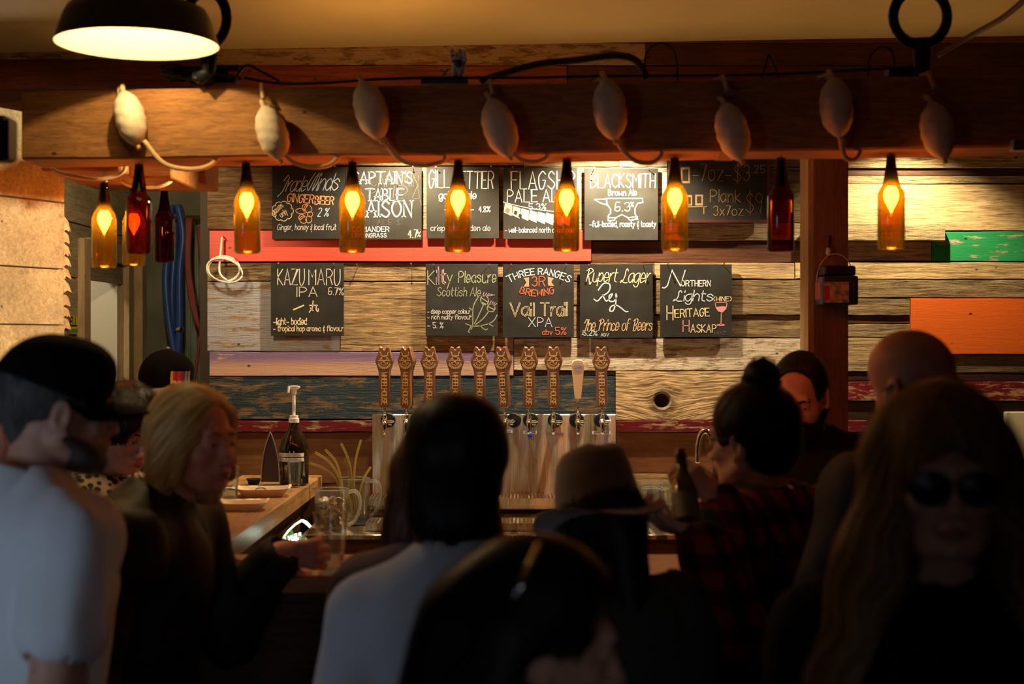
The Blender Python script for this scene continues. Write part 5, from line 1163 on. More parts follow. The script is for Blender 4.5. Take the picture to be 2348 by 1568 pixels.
        return d0, G/np.maximum(np.linalg.norm(G, axis=1, keepdims=True), 1e-6)
def npmesh(name, parts, mat, parent, smooth=True, attr=None, **kw):
    """join numpy meshes [(V, Q)] into one object (world coordinates)"""
    L = np.array(MW(parent)) if parent is not None else np.zeros(3); off = 0; V = []; Q = []
    for v, q in parts: V.append(v-L); Q.append(q+off); off += len(v)
    V = np.concatenate(V); Q = np.concatenate(Q); me = bpy.data.meshes.new(name)
    me.vertices.add(len(V)); me.vertices.foreach_set('co', V.astype(np.float32).ravel())
    me.loops.add(Q.size); me.loops.foreach_set('vertex_index', Q.astype(np.int32).ravel())
    me.polygons.add(len(Q)); me.polygons.foreach_set('loop_start', np.arange(0, Q.size, Q.shape[1], dtype=np.int32))
    if smooth: me.polygons.foreach_set('use_smooth', np.ones(len(Q), bool))
    me.update(calc_edges=True); me.validate()
    if attr is not None:
        a = me.attributes.new('tone', 'FLOAT', 'POINT'); a.data.foreach_set('value', attr.astype(np.float32))
    if mat is not None: me.materials.append(mat)
    o = bpy.data.objects.new(name, me); COL.objects.link(o)
    if parent is not None: o.parent = parent
    return tag(o, **kw)
def skinmat(name, col):
    m = plain(name, col, .48, var=.12, vs=25, bump=.15, bs=180); b = m.node_tree.nodes['Principled BSDF']; b.inputs['Specular IOR Level'].default_value = .3
    b.inputs['Subsurface Weight'].default_value = .08; b.inputs['Subsurface Radius'].default_value = (.01,.004,.002); return m
def hairmat(name, dark, light, rough=.38):
    m, nt, b = nmat(name); L = nt.links.new
    at = node(nt, 'ShaderNodeAttribute'); at.attribute_name = 'tone'
    mx = node(nt, 'ShaderNodeMix', data_type='RGBA'); mx.inputs['A'].default_value = (*dark,1); mx.inputs['B'].default_value = (*light,1)
    L(at.outputs['Fac'], mx.inputs['Factor']); L(mx.outputs['Result'], b.inputs['Base Color']); b.inputs['Roughness'].default_value = rough+.1
    b.inputs['Specular IOR Level'].default_value = .25
    tr = node(nt, 'ShaderNodeBsdfTranslucent'); L(mx.outputs['Result'], tr.inputs[0]); ms = node(nt, 'ShaderNodeMixShader'); ms.inputs[0].default_value = .3
    L(b.outputs[0], ms.inputs[1]); L(tr.outputs[0], ms.inputs[2]); L(ms.outputs[0], nt.nodes['Material Output'].inputs['Surface'])
    return m
def frame(f, pitch=0, roll=0):
    """columns right, forward, up for a facing direction f=(x,y), pitch>0 looks down"""
    f = Vector((f[0], f[1], 0)).normalized(); r = Vector((f.y, -f.x, 0)); up = Vector((0,0,1))
    R = Matrix((r, f, up)).transposed(); p = math.radians(pitch)
    Rp = Matrix.Rotation(-p, 3, 'X'); Rr = Matrix.Rotation(math.radians(roll), 3, 'Y'); return np.array(R @ Rp @ Rr)
def head_field(F_, C, R, female=False, ears=True, jaw=1.0, g=0.0):
    T_ = lambda x, y, z: C + R@np.array([x,y,z])
    s = .95 if female else 1.0
    F_.ell(T_(0,-.014,.035), np.array((.076,.096,.086))*s+g, R, .02)
    F_.ell(T_(0,.022,-.025), np.array((.066,.070,.080))*s+g, R, .02)
    F_.ell(T_(0,.040,-.075), np.array((.050*jaw,.046,.036))*s+g, R, .02)
    F_.ell(T_(0,.070,-.099), np.array((.019,.017,.014))*s+g, R, .02)
    for sx in (-1,1):
        F_.cap(T_(sx*.058,-.005,-.055), T_(sx*.030,.055,-.094), .020*jaw+g, .016+g, .018)
        F_.ell(T_(sx*.041,.062,-.028), (.018,.016,.016), R, .02)
    if g == 0:
        F_.cap(T_(-.034,.080,.022), T_(.034,.080,.022), .011, .011, .016)
        for sx in (-1,1):
            F_.ell(T_(sx*.031,.096,.001), (.020,.016,.013), R, .014, True)
            F_.ell(T_(sx*.031,.0765,.0), (.0135,.0125,.0115), R, .003)
            F_.cap(T_(sx*.018,.086,.009), T_(sx*.044,.079,.008), .0042, .004, .004)      # upper lid
        F_.cap(T_(0,.084,.012), T_(0,.104,-.030), .0075, .0105, .010)
        F_.ell(T_(0,.108,-.036), (.0115,.011,.0095), R, .008)
        for sx in (-1,1): F_.ell(T_(sx*.012,.099,-.040), (.0085,.010,.0075), R, .006)
        for sx in (-1,1): F_.ell(T_(sx*.006,.106,-.048), (.0035,.005,.003), R, .003, True)
        F_.cap(T_(-.014,.088,-.060), T_(.014,.088,-.060), .010, .010, .012)
        F_.ell(T_(0,.0955,-.0635), (.022,.0085,.0045), R, .004); F_.ell(T_(0,.094,-.074), (.019,.0085,.0055), R, .004)
        F_.cap(T_(-.021,.096,-.0685), T_(.021,.096,-.0685), .0018, .0018, .003, True)
        if ears:
            for sx in (-1,1):
                Re = R@np.array(Matrix.Rotation(math.radians(-sx*18), 3, 'Z'))@np.array(Matrix.Rotation(math.radians(-12), 3, 'X'))
                F_.ell(T_(sx*.080,-.010,-.012), (.0075,.019,.033), Re, .006); F_.ell(T_(sx*.088,-.006,-.010), (.006,.011,.020), Re, .005, True); F_.ell(T_(sx*.078,-.001,-.040), (.006,.010,.010), Re, .006)
def finger(F_, p, d, n, L, r, bends, k=.004):
    d = d/np.linalg.norm(d); n = n/np.linalg.norm(n); pts = [p]; a = 0
    for li, b in zip((.45,.30,.25), bends):
        a += b; v = d*math.cos(a)+n*math.sin(a); pts.append(pts[-1]+v*L*li)
    for i in range(3): F_.cap(pts[i], pts[i+1], r*(1-.10*i), r*(1-.10*(i+1)), k)
    return pts
def hand(F_, w, d, n, side=1, s=1.0, bends=(.5,.7,.5), thumb=.6, spread=.0):
    """w wrist, d wrist->knuckles, n palm direction (towards what is held), thumb on the +t side"""
    w = np.array(w); d = np.array(d,float); d /= np.linalg.norm(d); n = np.array(n,float); n -= d*(n@d); n /= np.linalg.norm(n); t = np.cross(d, n)*side
    for q in (-.026,-.009,.009,.026): F_.cap(w+d*.012*s+t*q*.6*s, w+d*.078*s+t*q*s, .0125*s, .0105*s, .010)
    F_.cap(w-d*.03*s, w+d*.02*s, .022*s, .021*s, .015)
    for i, (q, L, st) in enumerate(((.029,.075,.080),(.010,.083,.086),(-.010,.077,.083),(-.028,.062,.074))):
        dd = d+t*(.10*(1.5-i)*(.3+spread)); finger(F_, w+d*st*s+t*q*s, dd, n, L*s, .0088*s, bends)
    b = w+d*.022*s+t*.026*s; dt = t*.62+d*.62+n*.45*thumb; dt /= np.linalg.norm(dt)
    p1 = b+dt*.036*s; d2 = d*.75+t*.15+n*.75*thumb; d2 /= np.linalg.norm(d2); p2 = p1+d2*.030*s; p3 = p2+(d2+n*.4*thumb)/np.linalg.norm(d2+n*.4*thumb)*.024*s
    F_.cap(b, p1, .0145*s, .0115*s, .008); F_.cap(p1, p2, .0105*s, .0098*s, .005); F_.cap(p2, p3, .0098*s, .0085*s, .004)
def ik(sh, wr, L1, L2, hint):
    sh = np.array(sh,float); wr = np.array(wr,float); D = wr-sh; L = np.linalg.norm(D); 
    if L > (L1+L2)*.995: wr = sh + D/L*(L1+L2)*.995; D = wr-sh; L = np.linalg.norm(D)
    a = (L1*L1-L2*L2+L*L)/(2*L); h = math.sqrt(max(0, L1*L1-a*a)); u = D/L; hn = np.array(hint,float); hn -= u*(hn@u); hn /= np.linalg.norm(hn)
    return sh+u*a+hn*h, wr
def person(lab, C, face, body, skin, top, pitch=0, roll=0, female=False, seated=False, lean=(0,0), w=1.0, nb_off=None, hands=None, sleeve='long', jaw=1.0, ears=True, thick=1.0, trousers=None, kids=None, name_top='shirt', grow=.020, wr_amp=.007, collar=True, drop=0.0):
    C = np.array(C, float); RH = frame(face, pitch, roll); RB = frame(body)
    B = lambda x, y, z: RB@np.array([x,y,z])
    r, f, u = RB[:,0], RB[:,1], RB[:,2]
    nb = C + RH@np.array([0,-.030,-.100]) + np.array([0,0,-.085]) + RB@np.array([0,-.015,0]) if nb_off is None else C+np.array(nb_off)
    sw = (.165 if female else .192)*w
    hipz = (C[2]+.115 - .80) if seated else max(.70, (C[2]+.115)*.515)
    hip = np.array([nb[0]-f[0]*lean[1]-r[0]*lean[0], nb[1]-f[1]*lean[1]-r[1]*lean[0], hipz])
    sh = {s: nb + B(s*sw, 0, -.060-drop) for s in (-1,1)}
    hj = {s: hip + B(s*.095, 0, -.02) for s in (-1,1)}
    if seated: kn = {s: hj[s]+B(s*.06,.40,-.02) for s in (-1,1)}; an = {s: kn[s]+B(0,-.03,-(kn[s][2]-.16)*.62) for s in (-1,1)}
    else: kn = {s: hj[s]+B(s*.01,.02,-(hipz-.09)*.48) for s in (-1,1)}; an = {s: np.array([*(hj[s]+B(s*.015,-.02,0))[:2], .085]) for s in (-1,1)}
    L1, L2 = (.27,.24) if female else (.29,.255)
    wrists = {}; elb = {}
    for s in (-1,1):
        h = (hands or {}).get(s)
        tgt = np.array(h['at'], float) if h else sh[s]+B(s*.05,.06,-.50)
        hint = h.get('hint', B(s*.5,-.3,-.8)) if h else B(s*.3,-1,0)
        elb[s], wrists[s] = ik(sh[s], tgt, L1, L2, hint)
    lo = np.minimum.reduce([C, nb, hip, *sh.values(), *kn.values(), *an.values(), *elb.values(), *wrists.values()])-.30
    hi = np.maximum.reduce([C, nb, hip, *sh.values(), *kn.values(), *an.values(), *elb.values(), *wrists.values()])+.30; lo[2] = -.02
    base = empty('person', (float(hip[0]), float(hip[1]), 0.0 if not seated else float(min(an[1][2],an[-1][2]))-.085), lab, 'person')
    def torso(F_, g, k=.05):
        ch = nb*.66+hip*.34; ab = nb*.36+hip*.64; wf = w*(1 if not female else .92)
        F_.cap(sh[-1]+B(.03,0,-.005), sh[1]+B(-.03,0,-.005), .060*thick+g, .060*thick+g, k)
        F_.cap(nb+B(0,0,.01), nb+B(0,0,-.08), .062+g*.8, .085+g, k)
        for s in (-1,1): F_.cap(nb+B(s*.03,-.01,.0), sh[s]+B(-s*.02,-.005,.012), .045+g*.8, .050+g, k)
        F_.ell(ch, ((.158*wf)+g,(.105*thick)+g,.185+g), RB, k); F_.ell(ch+B(0,.03,.03), (.14*wf+g,.09*thick+g,.11+g), RB, k)
        if female:
            for s in (-1,1): F_.ell(ch+B(s*.07,.085,.02), (.062+g,.06+g,.06+g), RB, .03)
        F_.ell(ab, ((.142*wf)+g,(.105*thick)+g,.17+g), RB, k); F_.ell(hip+B(0,-.01,.02), (.162*wf+g,.118*thick+g,.12+g), RB, k)
    def arm(F_, s, g, upto=2.0, k=.03):
        F_.cap(sh[s], elb[s] if upto >= 1 else sh[s]+(elb[s]-sh[s])*upto, .054*thick+g, (.043+g) if upto >= 1 else (.050+g*1.5), k)
        if upto > 1: F_.cap(elb[s], elb[s]+(wrists[s]-elb[s])*(upto-1), .042+g, .028+g, k)
    def legs(F_, g, k=.03):
        for s in (-1,1): F_.cap(hj[s], kn[s], .085+g, .058+g, k); F_.cap(kn[s], an[s], .056+g, .036+g, k)
    # body: coarse trunk + fine head + fine hands, one mesh
    parts = []
    F1 = Fld(lo, hi, .016); torso(F1, -.004); legs(F1, -.004)
    for s in (-1,1): arm(F1, s, 0, 2.0); F1.cap(an[s]+B(0,.03,-.045), an[s]+B(0,.15,-.055), .038, .032, .02)
    F1.cap(nb, nb+B(0,0,-.05), .05, .06, .03); parts.append(F1.mesh())
    lo2 = np.minimum(C-.155, nb-.09); hi2 = np.maximum(C+.155, nb+.09); F2 = Fld(lo2, hi2, .0042 if not female or True else .005)
    F2.cap(C+RH@np.array([0,-.022,-.05]), nb+B(0,.0,-.01), .055 if not female else .047, .058 if not female else .050, .03)
    head_field(F2, C, RH, female, ears, jaw); parts.append(F2.mesh())
    for s in (-1,1):
        h = (hands or {}).get(s); wq = wrists[s]
        if h: d, n, kw = np.array(h['d'],float), np.array(h['n'],float), h.get('kw', {})
        else: d, n, kw = (wrists[s]-elb[s]), B(-s,0.3,0), dict(bends=(.35,.45,.35), thumb=.5)
        F3 = Fld(wq-.17, wq+.17, .0038 if h else .006); dn = d/np.linalg.norm(d)
        F3.cap(elb[s]*.25+wq*.75, wq, .033, .026, .01); hand(F3, wq, d, n, (h or {}).get('side', s), .96 if female else 1.04, **kw); parts.append(F3.mesh())
    npmesh('body', parts, skin, base)
    # clothes
    F4 = Fld(lo, hi, .0105)
    torso(F4, grow)
    F4.half((0,0,-1), hip+np.array([0,0,-.10]))
    up = {'long':1.93,'short':.50,'none':0}[sleeve]
    for s in (-1,1):
        if up: arm(F4, s, grow*.85, up)
    F4.noise(9, wr_amp, 1, (1,1,.6)); F4.noise(22, wr_amp*.45, 2, (1,1,.45)); F4.noise(11, wr_amp*.9, 7, (1.7,1.7,.4))
    for s in (-1,1):
        if sleeve == 'short':
            e_ = sh[s]+(elb[s]-sh[s])*.50; dirn = (elb[s]-sh[s]); dirn = dirn/np.linalg.norm(dirn); F4.cap(e_-dirn*.01, e_+dirn*.12, .052, .052, 0, True)
        if sleeve == 'long': dirn = (wrists[s]-elb[s])/np.linalg.norm(wrists[s]-elb[s]); wq = elb[s]+(wrists[s]-elb[s])*.95; F4.cap(wq, wq+dirn*.10, .030, .030, 0, True)
        if sleeve == 'none': F4.cap(sh[s]+B(s*.03,0,0), sh[s]+B(s*.2,0,-.05), .075, .09, 0, True)
    F4.cap(nb+B(0,.005,-.02), nb+B(0,.02,.14), .062 if not female else .060, .085, 0, True)
    npmesh(name_top, [F4.mesh()], top, base)
    F5 = Fld(np.array([lo[0],lo[1],0]), np.array([hi[0],hi[1],hip[2]+.2]), .016); legs(F5, .014); F5.ell(hip+B(0,-.01,.0), (.168*w,.125*thick,.11), RB, .04)
    for s in (-1,1): F5.cap(an[s]+B(0,0,-.01), an[s]+B(0,0,-.12), .05, .05, 0, True)
    npmesh('trousers', [F5.mesh()], trousers or M['blackcloth'], base)
    for s in (-1,1):
        F6 = Fld(an[s]-.2, an[s]+.22, .011); F6.cap(an[s]+B(0,-.02,-.050), an[s]+B(0,.15,-.055), .042, .034, .02); F6.cap(an[s]+B(0,0,.03), an[s]+B(0,0,-.04), .050, .048, .02); F6.half((0,0,-1), an[s]+np.array([0,0,-.084])); npmesh('shoe', [F6.mesh()], M['shoe'], base)
    D = dict(base=base, C=C, RH=RH, RB=RB, nb=nb, sh=sh, hip=hip, elb=elb, wr=wrists, B=B, skin=skin, T=lambda x,y,z: C+RH@np.array([x,y,z]))
    eyes = MB()
    for s in (-1,1):
        c = D['T'](s*.031,.0768,.0); eyes.ball(tuple(c), .0118, 12, 8)
    obj('eyes', eyes, M['eyewhite'], base, smooth=True, fix=False)
    ir = MB()
    for s in (-1,1): ir.ball(tuple(D['T'](s*.031,.0850,-.001)), (.0052,.0052,.0052), 10, 6)
    obj('irises', ir, M['iris'], base, smooth=True, fix=False)
    return D
M['shoe'] = plain('black_shoe_leather',(.02,.018,.015),.5); M['eyewhite'] = plain('eye_white',(.36,.32,.28),.3); M['iris'] = plain('dark_iris',(.03,.015,.008),.15)
SK = skinmat('light_skin',(.62,.33,.22)); SKR = skinmat('ruddy_skin',(.60,.26,.17)); SKT = skinmat('tan_skin',(.50,.26,.17))
def strands(Fh, V, N, steps, step, flow, width, off=.003, seed=1, sel=None, curl=0, tone=(.1,1), fall=None):
    """ribbons of hair that follow the hair volume from random surface points"""
    rg = np.random.default_rng(seed); src = V if sel is None else V[sel]
    p = src[rg.integers(0, len(src), N)] + rg.normal(0, .001, (N,3)); P_ = []; Nn = []
    ph = rg.uniform(0, 6.28, N); lift = off*rg.uniform(.3,1.6,N)
    stop = None
    for i in range(steps):
        d, g = Fh.grad(p); 
        on = np.abs(d) < .03
        p = np.where(on[:,None], p - g*(d-lift)[:,None], p)
        v = flow(p, g); 
        if curl: 
            sd = np.cross(v, g); v = v + sd*(curl*np.sin(ph+i*1.1))[:,None] + g*(curl*.5*np.cos(ph+i*1.1))[:,None]
        v = np.where(on[:,None], v - g*np.sum(v*g,1)[:,None]*.85, v)
        v /= np.maximum(np.linalg.norm(v,axis=1,keepdims=True),1e-6); P_.append(p.copy()); Nn.append(np.cross(v, g)); p = p + v*step
    P_ = np.stack(P_, 1); Nn = np.stack(Nn, 1); Nn /= np.maximum(np.linalg.norm(Nn,axis=2,keepdims=True),1e-6)
    wd = width*rg.uniform(.6,1.3,(N,1,1))*np.interp(np.linspace(0,1,steps),[0,.15,.7,1],[.3,1,.9,.12])[None,:,None]
    A = P_+Nn*wd; Bv = P_-Nn*wd; V2 = np.stack([A,Bv],2).reshape(-1,3)
    base = (np.arange(N)[:,None]*steps+np.arange(steps-1)[None,:]).ravel()*2; Q = np.stack([base, base+1, base+3, base+2], -1)
    tn = np.repeat(rg.uniform(tone[0],tone[1],N), steps*2); return V2, Q, tn
def add_hair(D, Fh, mat, N=900, steps=14, step=.012, flow=None, width=.0012, name='hair', seed=3, selz=None, curl=0, lab=None, shelltone=.35, off=.003):
    V, Q = Fh.mesh(); tn0 = np.full(len(V), shelltone) + .25*vnoise(V*np.array([60,60,8]), 1, 5)
    V2, Q2, tn = strands(Fh, V, N, steps, step, flow, width, off, seed, selz(V) if selz else None, curl)
    npmesh(name, [(V,Q),(V2,Q2)], mat, D['base'], attr=np.concatenate([tn0, tn]), label=lab)
def downflow(D, away=.5, back=0.0, part=(0,0,.12)):
    c = D['T'](*part)
    def f(p, g):
        v = p-c; v[:,2] = 0; v /= np.maximum(np.linalg.norm(v,axis=1,keepdims=True),.02); r = v*away; r[:,2] -= 1; r -= D['RH'][:,1]*back; return r
    return f
def hair_field(D, g=.012, lo=(.15,.17,.16), hi=(.15,.15,.16), h=.005):
    C = D['C']; F_ = Fld(C-np.array([max(lo),max(lo),lo[2]]), C+np.array([max(hi),max(hi),hi[2]]), h); R = D['RH']
    F_.ell(D['T'](0,-.016,.037), np.array((.076,.096,.086))+g, R, .02); return F_
def cut_face(F_, D, wx=.062, top=.055, y=.075, k=.012, low=-.20):
    F_.cap(D['T'](0,y+.035,top-wx), D['T'](0,y+.035,low), wx, wx+.012, k, True)
def glasses(D, rim, lens, big=1.0, sun=False):
    e = D['base']; mb = MB(); T_ = D['T']
    for s in (-1,1):
        c = (s*.033, .103, -.004)
        mb.tube([tuple(T_(c[0]+.026*big*math.cos(t), c[1]-.010*abs(math.cos(t)) if s*math.cos(t) > 0 else c[1], c[2]+.022*big*math.sin(t))) for t in [2*math.pi*i/20 for i in range(21)]], .0018, 6, cap=False)
        mb.tube([tuple(T_(s*(.033+.026*big), .094, .004)), tuple(T_(s*.078,.06,.006)), tuple(T_(s*.086,-.01,.004)), tuple(T_(s*.084,-.03,-.012))], .0018, 6)
    mb.tube([tuple(T_(-.008,.104,.003)), tuple(T_(0,.108,.006)), tuple(T_(.008,.104,.003))], .0016, 6)
    fr_ = obj('glasses', mb, rim, e, smooth=True, fix=False)
    for s in (-1,1):
        v = [T_(s*.033,.104,-.004)] + [T_(s*.033+.0255*big*math.cos(t), .102, -.004+.0215*big*math.sin(t)) for t in [2*math.pi*i/20 for i in range(20)]]
        o = obj('lens', MB().add(v, [(0,1+i,1+(i+1)%20) for i in range(20)]), lens, fr_, fix=False)
def brows(D, mat, th=.004):
    mb = MB()
    for s in (-1,1): mb.tube([tuple(D['T'](s*.014,.091,.020)), tuple(D['T'](s*.030,.092,.026)), tuple(D['T'](s*.048,.080,.020))], [th,th,th*.4], 6)
    obj('eyebrows', mb, mat, D['base'], smooth=True, fix=False)
def lips(D, col=(.42,.12,.10)):
    mb = MB(); mb.tube([tuple(D['T'](-.020,.0975,-.068)), tuple(D['T'](-.007,.1055,-.063)), tuple(D['T'](0,.105,-.0645)), tuple(D['T'](.007,.1055,-.063)), tuple(D['T'](.020,.0975,-.068))], [.001,.0028,.0025,.0028,.001], 6)
    mb.tube([tuple(D['T'](-.018,.0975,-.0695)), tuple(D['T'](0,.1040,-.0745)), tuple(D['T'](.018,.0975,-.0695))], [.001,.0038,.001], 6)
    obj('lips', mb, plain('lip_colour',col,.4), D['base'], smooth=True, fix=False)
BLK = hairmat('black_hair',(.004,.003,.003),(.020,.014,.010)); DBR = hairmat('dark_brown_hair',(.006,.004,.003),(.035,.018,.010)); BLD = hairmat('blond_hair',(.34,.18,.045),(.86,.58,.22),.36)
AUB = hairmat('auburn_hair',(.05,.018,.008),(.22,.08,.03)); LBR = hairmat('light_brown_hair',(.07,.035,.012),(.50,.27,.10)); GRY = hairmat('grey_hair',(.07,.06,.055),(.26,.24,.22))
def stool(D):
    h = D['hip']; z = h[2]-.115; e = empty('bar_stool', (h[0],h[1],0), 'wooden bar stool under '+D['who'], 'stool')
    obj('seat', MB().lathe([(.001,z-.03),(.15,z-.03),(.16,z-.02),(.16,z-.004),(.15,z),(.001,z)], (h[0],h[1],0), 20, cap0=False, cap1=False), M['darkwood'], e)
    for k in range(4):
        a = math.pi/4+k*math.pi/2; obj('leg', MB().tube([(h[0]+.11*math.cos(a),h[1]+.11*math.sin(a),z-.03),(h[0]+.18*math.cos(a),h[1]+.18*math.sin(a),0)], .014, 8), M['darkwood'], e)
    obj('ring', MB().tube([(h[0]+.165*math.cos(t),h[1]+.165*math.sin(t),.2) for t in [2*math.pi*i/20 for i in range(21)]], .008, 6, cap=False), M['darkwood'], e)
# ---- 1. man with cap and pale shirt, far left
def w3(px, py, Y): return np.array(P(px, py, Y))
shirt1 = plain('pale_blue_cotton',(.74,.76,.76),.85,bump=.25,bs=260,sheen=.2)
D = person('man in a black cap and pale short-sleeved shirt seen from behind at the far left', w3(133,938,2.74), (.88,.47), (.72,.69), SK, shirt1, pitch=4, sleeve='short', w=1.0, thick=1.15, name_top='shirt', grow=.026, wr_amp=.010, nb_off=(-.055,-.035,-.175))
Fh = hair_field(D, .003); Fh.cap(D['T'](0,-.08,0), D['T'](0,-.055,-.06), .035, .03, .02); cut_face(Fh, D, .070, .05, .05); Fh.half(tuple(D['RH']@np.array([0,.1,-1])), D['T'](0,0,-.07)); add_hair(D, Fh, GRY, 700, 5, .006, downflow(D,.2), .0008, lab='short greying hair below the cap')
Fb = Fld(D['C']-.16, D['C']+.16, .0055); Fb.ell(D['T'](0,.040,-.080), (.058,.052,.040), D['RH'], .015)
for s in (-1,1): Fb.cap(D['T'](s*.060,.0,-.045), D['T'](s*.032,.055,-.094), .022, .021, .018)
Fb.ell(D['T'](0,.072,-.100), (.028,.028,.024), D['RH'], .015); Fb.half(tuple(D['RH']@np.array([0,0,1])), D['T'](0,0,-.050)); add_hair(D, Fb, GRY, 500, 4, .005, downflow(D,.3), .0008, name='beard', lab='short grey beard')
def cap_hat(D, mat, tilt=0, brim=.085, name='cap', h=.0, brimmat=None, back=0.0):
    R = D['RH']@np.array(Matrix.Rotation(math.radians(tilt), 3, 'X')); T_ = lambda x,y,z: D['C']+R@np.array([x,y,z]); C = D['C']
    F_ = Fld(C-.20, C+np.array([.24,.24,.24]), .0055)
    F_.ell(T_(0,-.016,.040), (.091,.111,.098+h), R, .02); F_.ell(T_(0,.045,.085), (.066,.05,.038+h), R, .04)
    F_.half(tuple(R@np.array([0,-.12-back,-1])), T_(0,.0,.026)); 
    F_.ell(T_(0,-.016,.0), (.080,.099,.050), R, .002, True)
    c = npmesh(name, [F_.mesh()], mat, D['base'])
    mb = MB(); v = []; n = 14; m = 5
    for j in range(m+1):
        for i in range(n+1):
            a = math.radians(-78+156*i/n); x = math.sin(a)*(.086+.006*j/m); y = -.016+math.cos(a)*.104 + (brim*j/m)*max(0,math.cos(a))**.6; z = .030 - .022*(x/.09)**2*(1+.3*j/m) - .012*(j/m)**1.5; v.append(T_(x,y,z))
    k = (n+1)*(m+1); v += [p-R@np.array([0,0,.004]) for p in v]
    f = [(j*(n+1)+i, j*(n+1)+i+1, (j+1)*(n+1)+i+1, (j+1)*(n+1)+i) for j in range(m) for i in range(n)]; f += [tuple(q+k for q in r[::-1]) for r in f]
    for i in range(n): f.append((m*(n+1)+i, m*(n+1)+i+1, k+m*(n+1)+i+1, k+m*(n+1)+i))
    mb.add(v, f); obj('brim', mb, brimmat or mat, c, smooth=True, angle=60, fix=False); return c, T_, R
M['capblack'] = plain('black_wool_cap',(.005,.005,.006),.95,spec=.1,bump=.3,bs=300)
c, T_, R = cap_hat(D, M['capblack'], -4, .088, h=.006, back=.16)
def collar(D, mat, r0=.068, h=.038, flare=.018, open_=25, tilt=.25, up_=-.022):
    B, nb = D['B'], D['nb']; v = []; n = 26; m = 4; mb = MB()
    prof = [(0,0),(.002,h),(.008,h+.003),(.014,h-.004),(flare+.012,-.012)]
    for i in range(n+1):
        a = math.radians(90+open_+(360-2*open_)*i/n)
        for dr, z in prof: rr = r0+dr; v.append(nb+B(rr*math.cos(a)*1.02, rr*math.sin(a)*1.05+.004, z+up_-tilt*.09*math.sin(a)))
    mb.add(v, [(i*5+k, i*5+k+1, (i+1)*5+k+1, (i+1)*5+k) for i in range(n) for k in range(4)])
    obj('collar', mb, mat, D['base'], smooth=True, fix=False)
collar(D, shirt1, .078, .045, .022, 25, .3, .012)
# ---- 2. curly-haired woman
ptop = plain('patterned_top',(.10,.08,.06),.8)
nt = ptop.node_tree; tc_ = nt.nodes.new('ShaderNodeTexCoord'); vo = nt.nodes.new('ShaderNodeTexVoronoi'); vo.inputs['Scale'].default_value = 45; cr_ = nt.nodes.new('ShaderNodeValToRGB')
cr_.color_ramp.elements[0].color = (.02,.015,.01,1); cr_.color_ramp.elements[1].color = (.45,.34,.22,1); cr_.color_ramp.elements[0].position = .45; cr_.color_ramp.elements[1].position = .5
nt.links.new(tc_.outputs['Object'], vo.inputs['Vector']); nt.links.new(vo.outputs['Distance'], cr_.inputs[0]); nt.links.new(cr_.outputs[0], nt.nodes['Principled BSDF'].inputs['Base Color'])
D = person('smiling dark curly-haired woman in a patterned sleeveless top looking down', w3(284,985,4.2), (.80,-.60), (.85,-.52), SKT, ptop, pitch=22, female=True, sleeve='none', name_top='top', grow=.014, wr_amp=.004)
Fh = hair_field(D, .022, h=.006); 
for s in (-1,1): Fh.cap(D['T'](s*.075,-.03,.02), D['T'](s*.070,-.05,-.10), .042, .045, .03)
Fh.cap(D['T'](0,-.09,.0), D['T'](0,-.08,-.12), .05, .05, .03); Fh.noise(28, .010, 3); cut_face(Fh, D, .060, .050, .07); add_hair(D, Fh, BLK, 900, 10, .009, downflow(D,.4), .0016, curl=1.2, lab='dark curly hair', off=.006)
brows(D, M['black'], .003); lips(D)
nk = MB()
for q in range(22): a = math.radians(200+ q*7); nk.ball(tuple(D['nb']+D['B'](.085*math.cos(a-math.pi*0), .03-.10*math.sin(a)*1.0, -.05-.05*abs(math.sin(a)))), .006, 8, 5)
obj('necklace', nk, M['brass'], D['base'], smooth=True, fix=False)
# ---- 3. man in a cap with a coloured patch
tee = plain('charcoal_jacket',(.03,.03,.03),.9)
D = person('man in a black cap with a striped colour patch behind the curly-haired woman', w3(383,896,5.0), (.62,-.78), (.7,-.7), SK, tee, pitch=8, name_top='jacket')
Fh = hair_field(D, .004); Fh.cap(D['T'](0,-.085,0), D['T'](0,-.07,-.06), .035, .03, .02); cut_face(Fh, D, .066, .05, .05); Fh.half(tuple(D['RH']@np.array([0,.1,-1])), D['T'](0,0,-.07)); add_hair(D, Fh, LBR, 300, 5, .008, downflow(D,.5), .0012)
c, T_, R = cap_hat(D, M['capblack'], 2, .07, h=.006, brimmat=plain('grey_underbrim',(.30,.27,.24),.8))
bt_ = MB().ball(tuple(T_(0,-.010,.150)), (.008,.008,.005), 10, 5); obj('button', bt_, plain('cap_button',(.4,.38,.35),.6), c, fix=False)
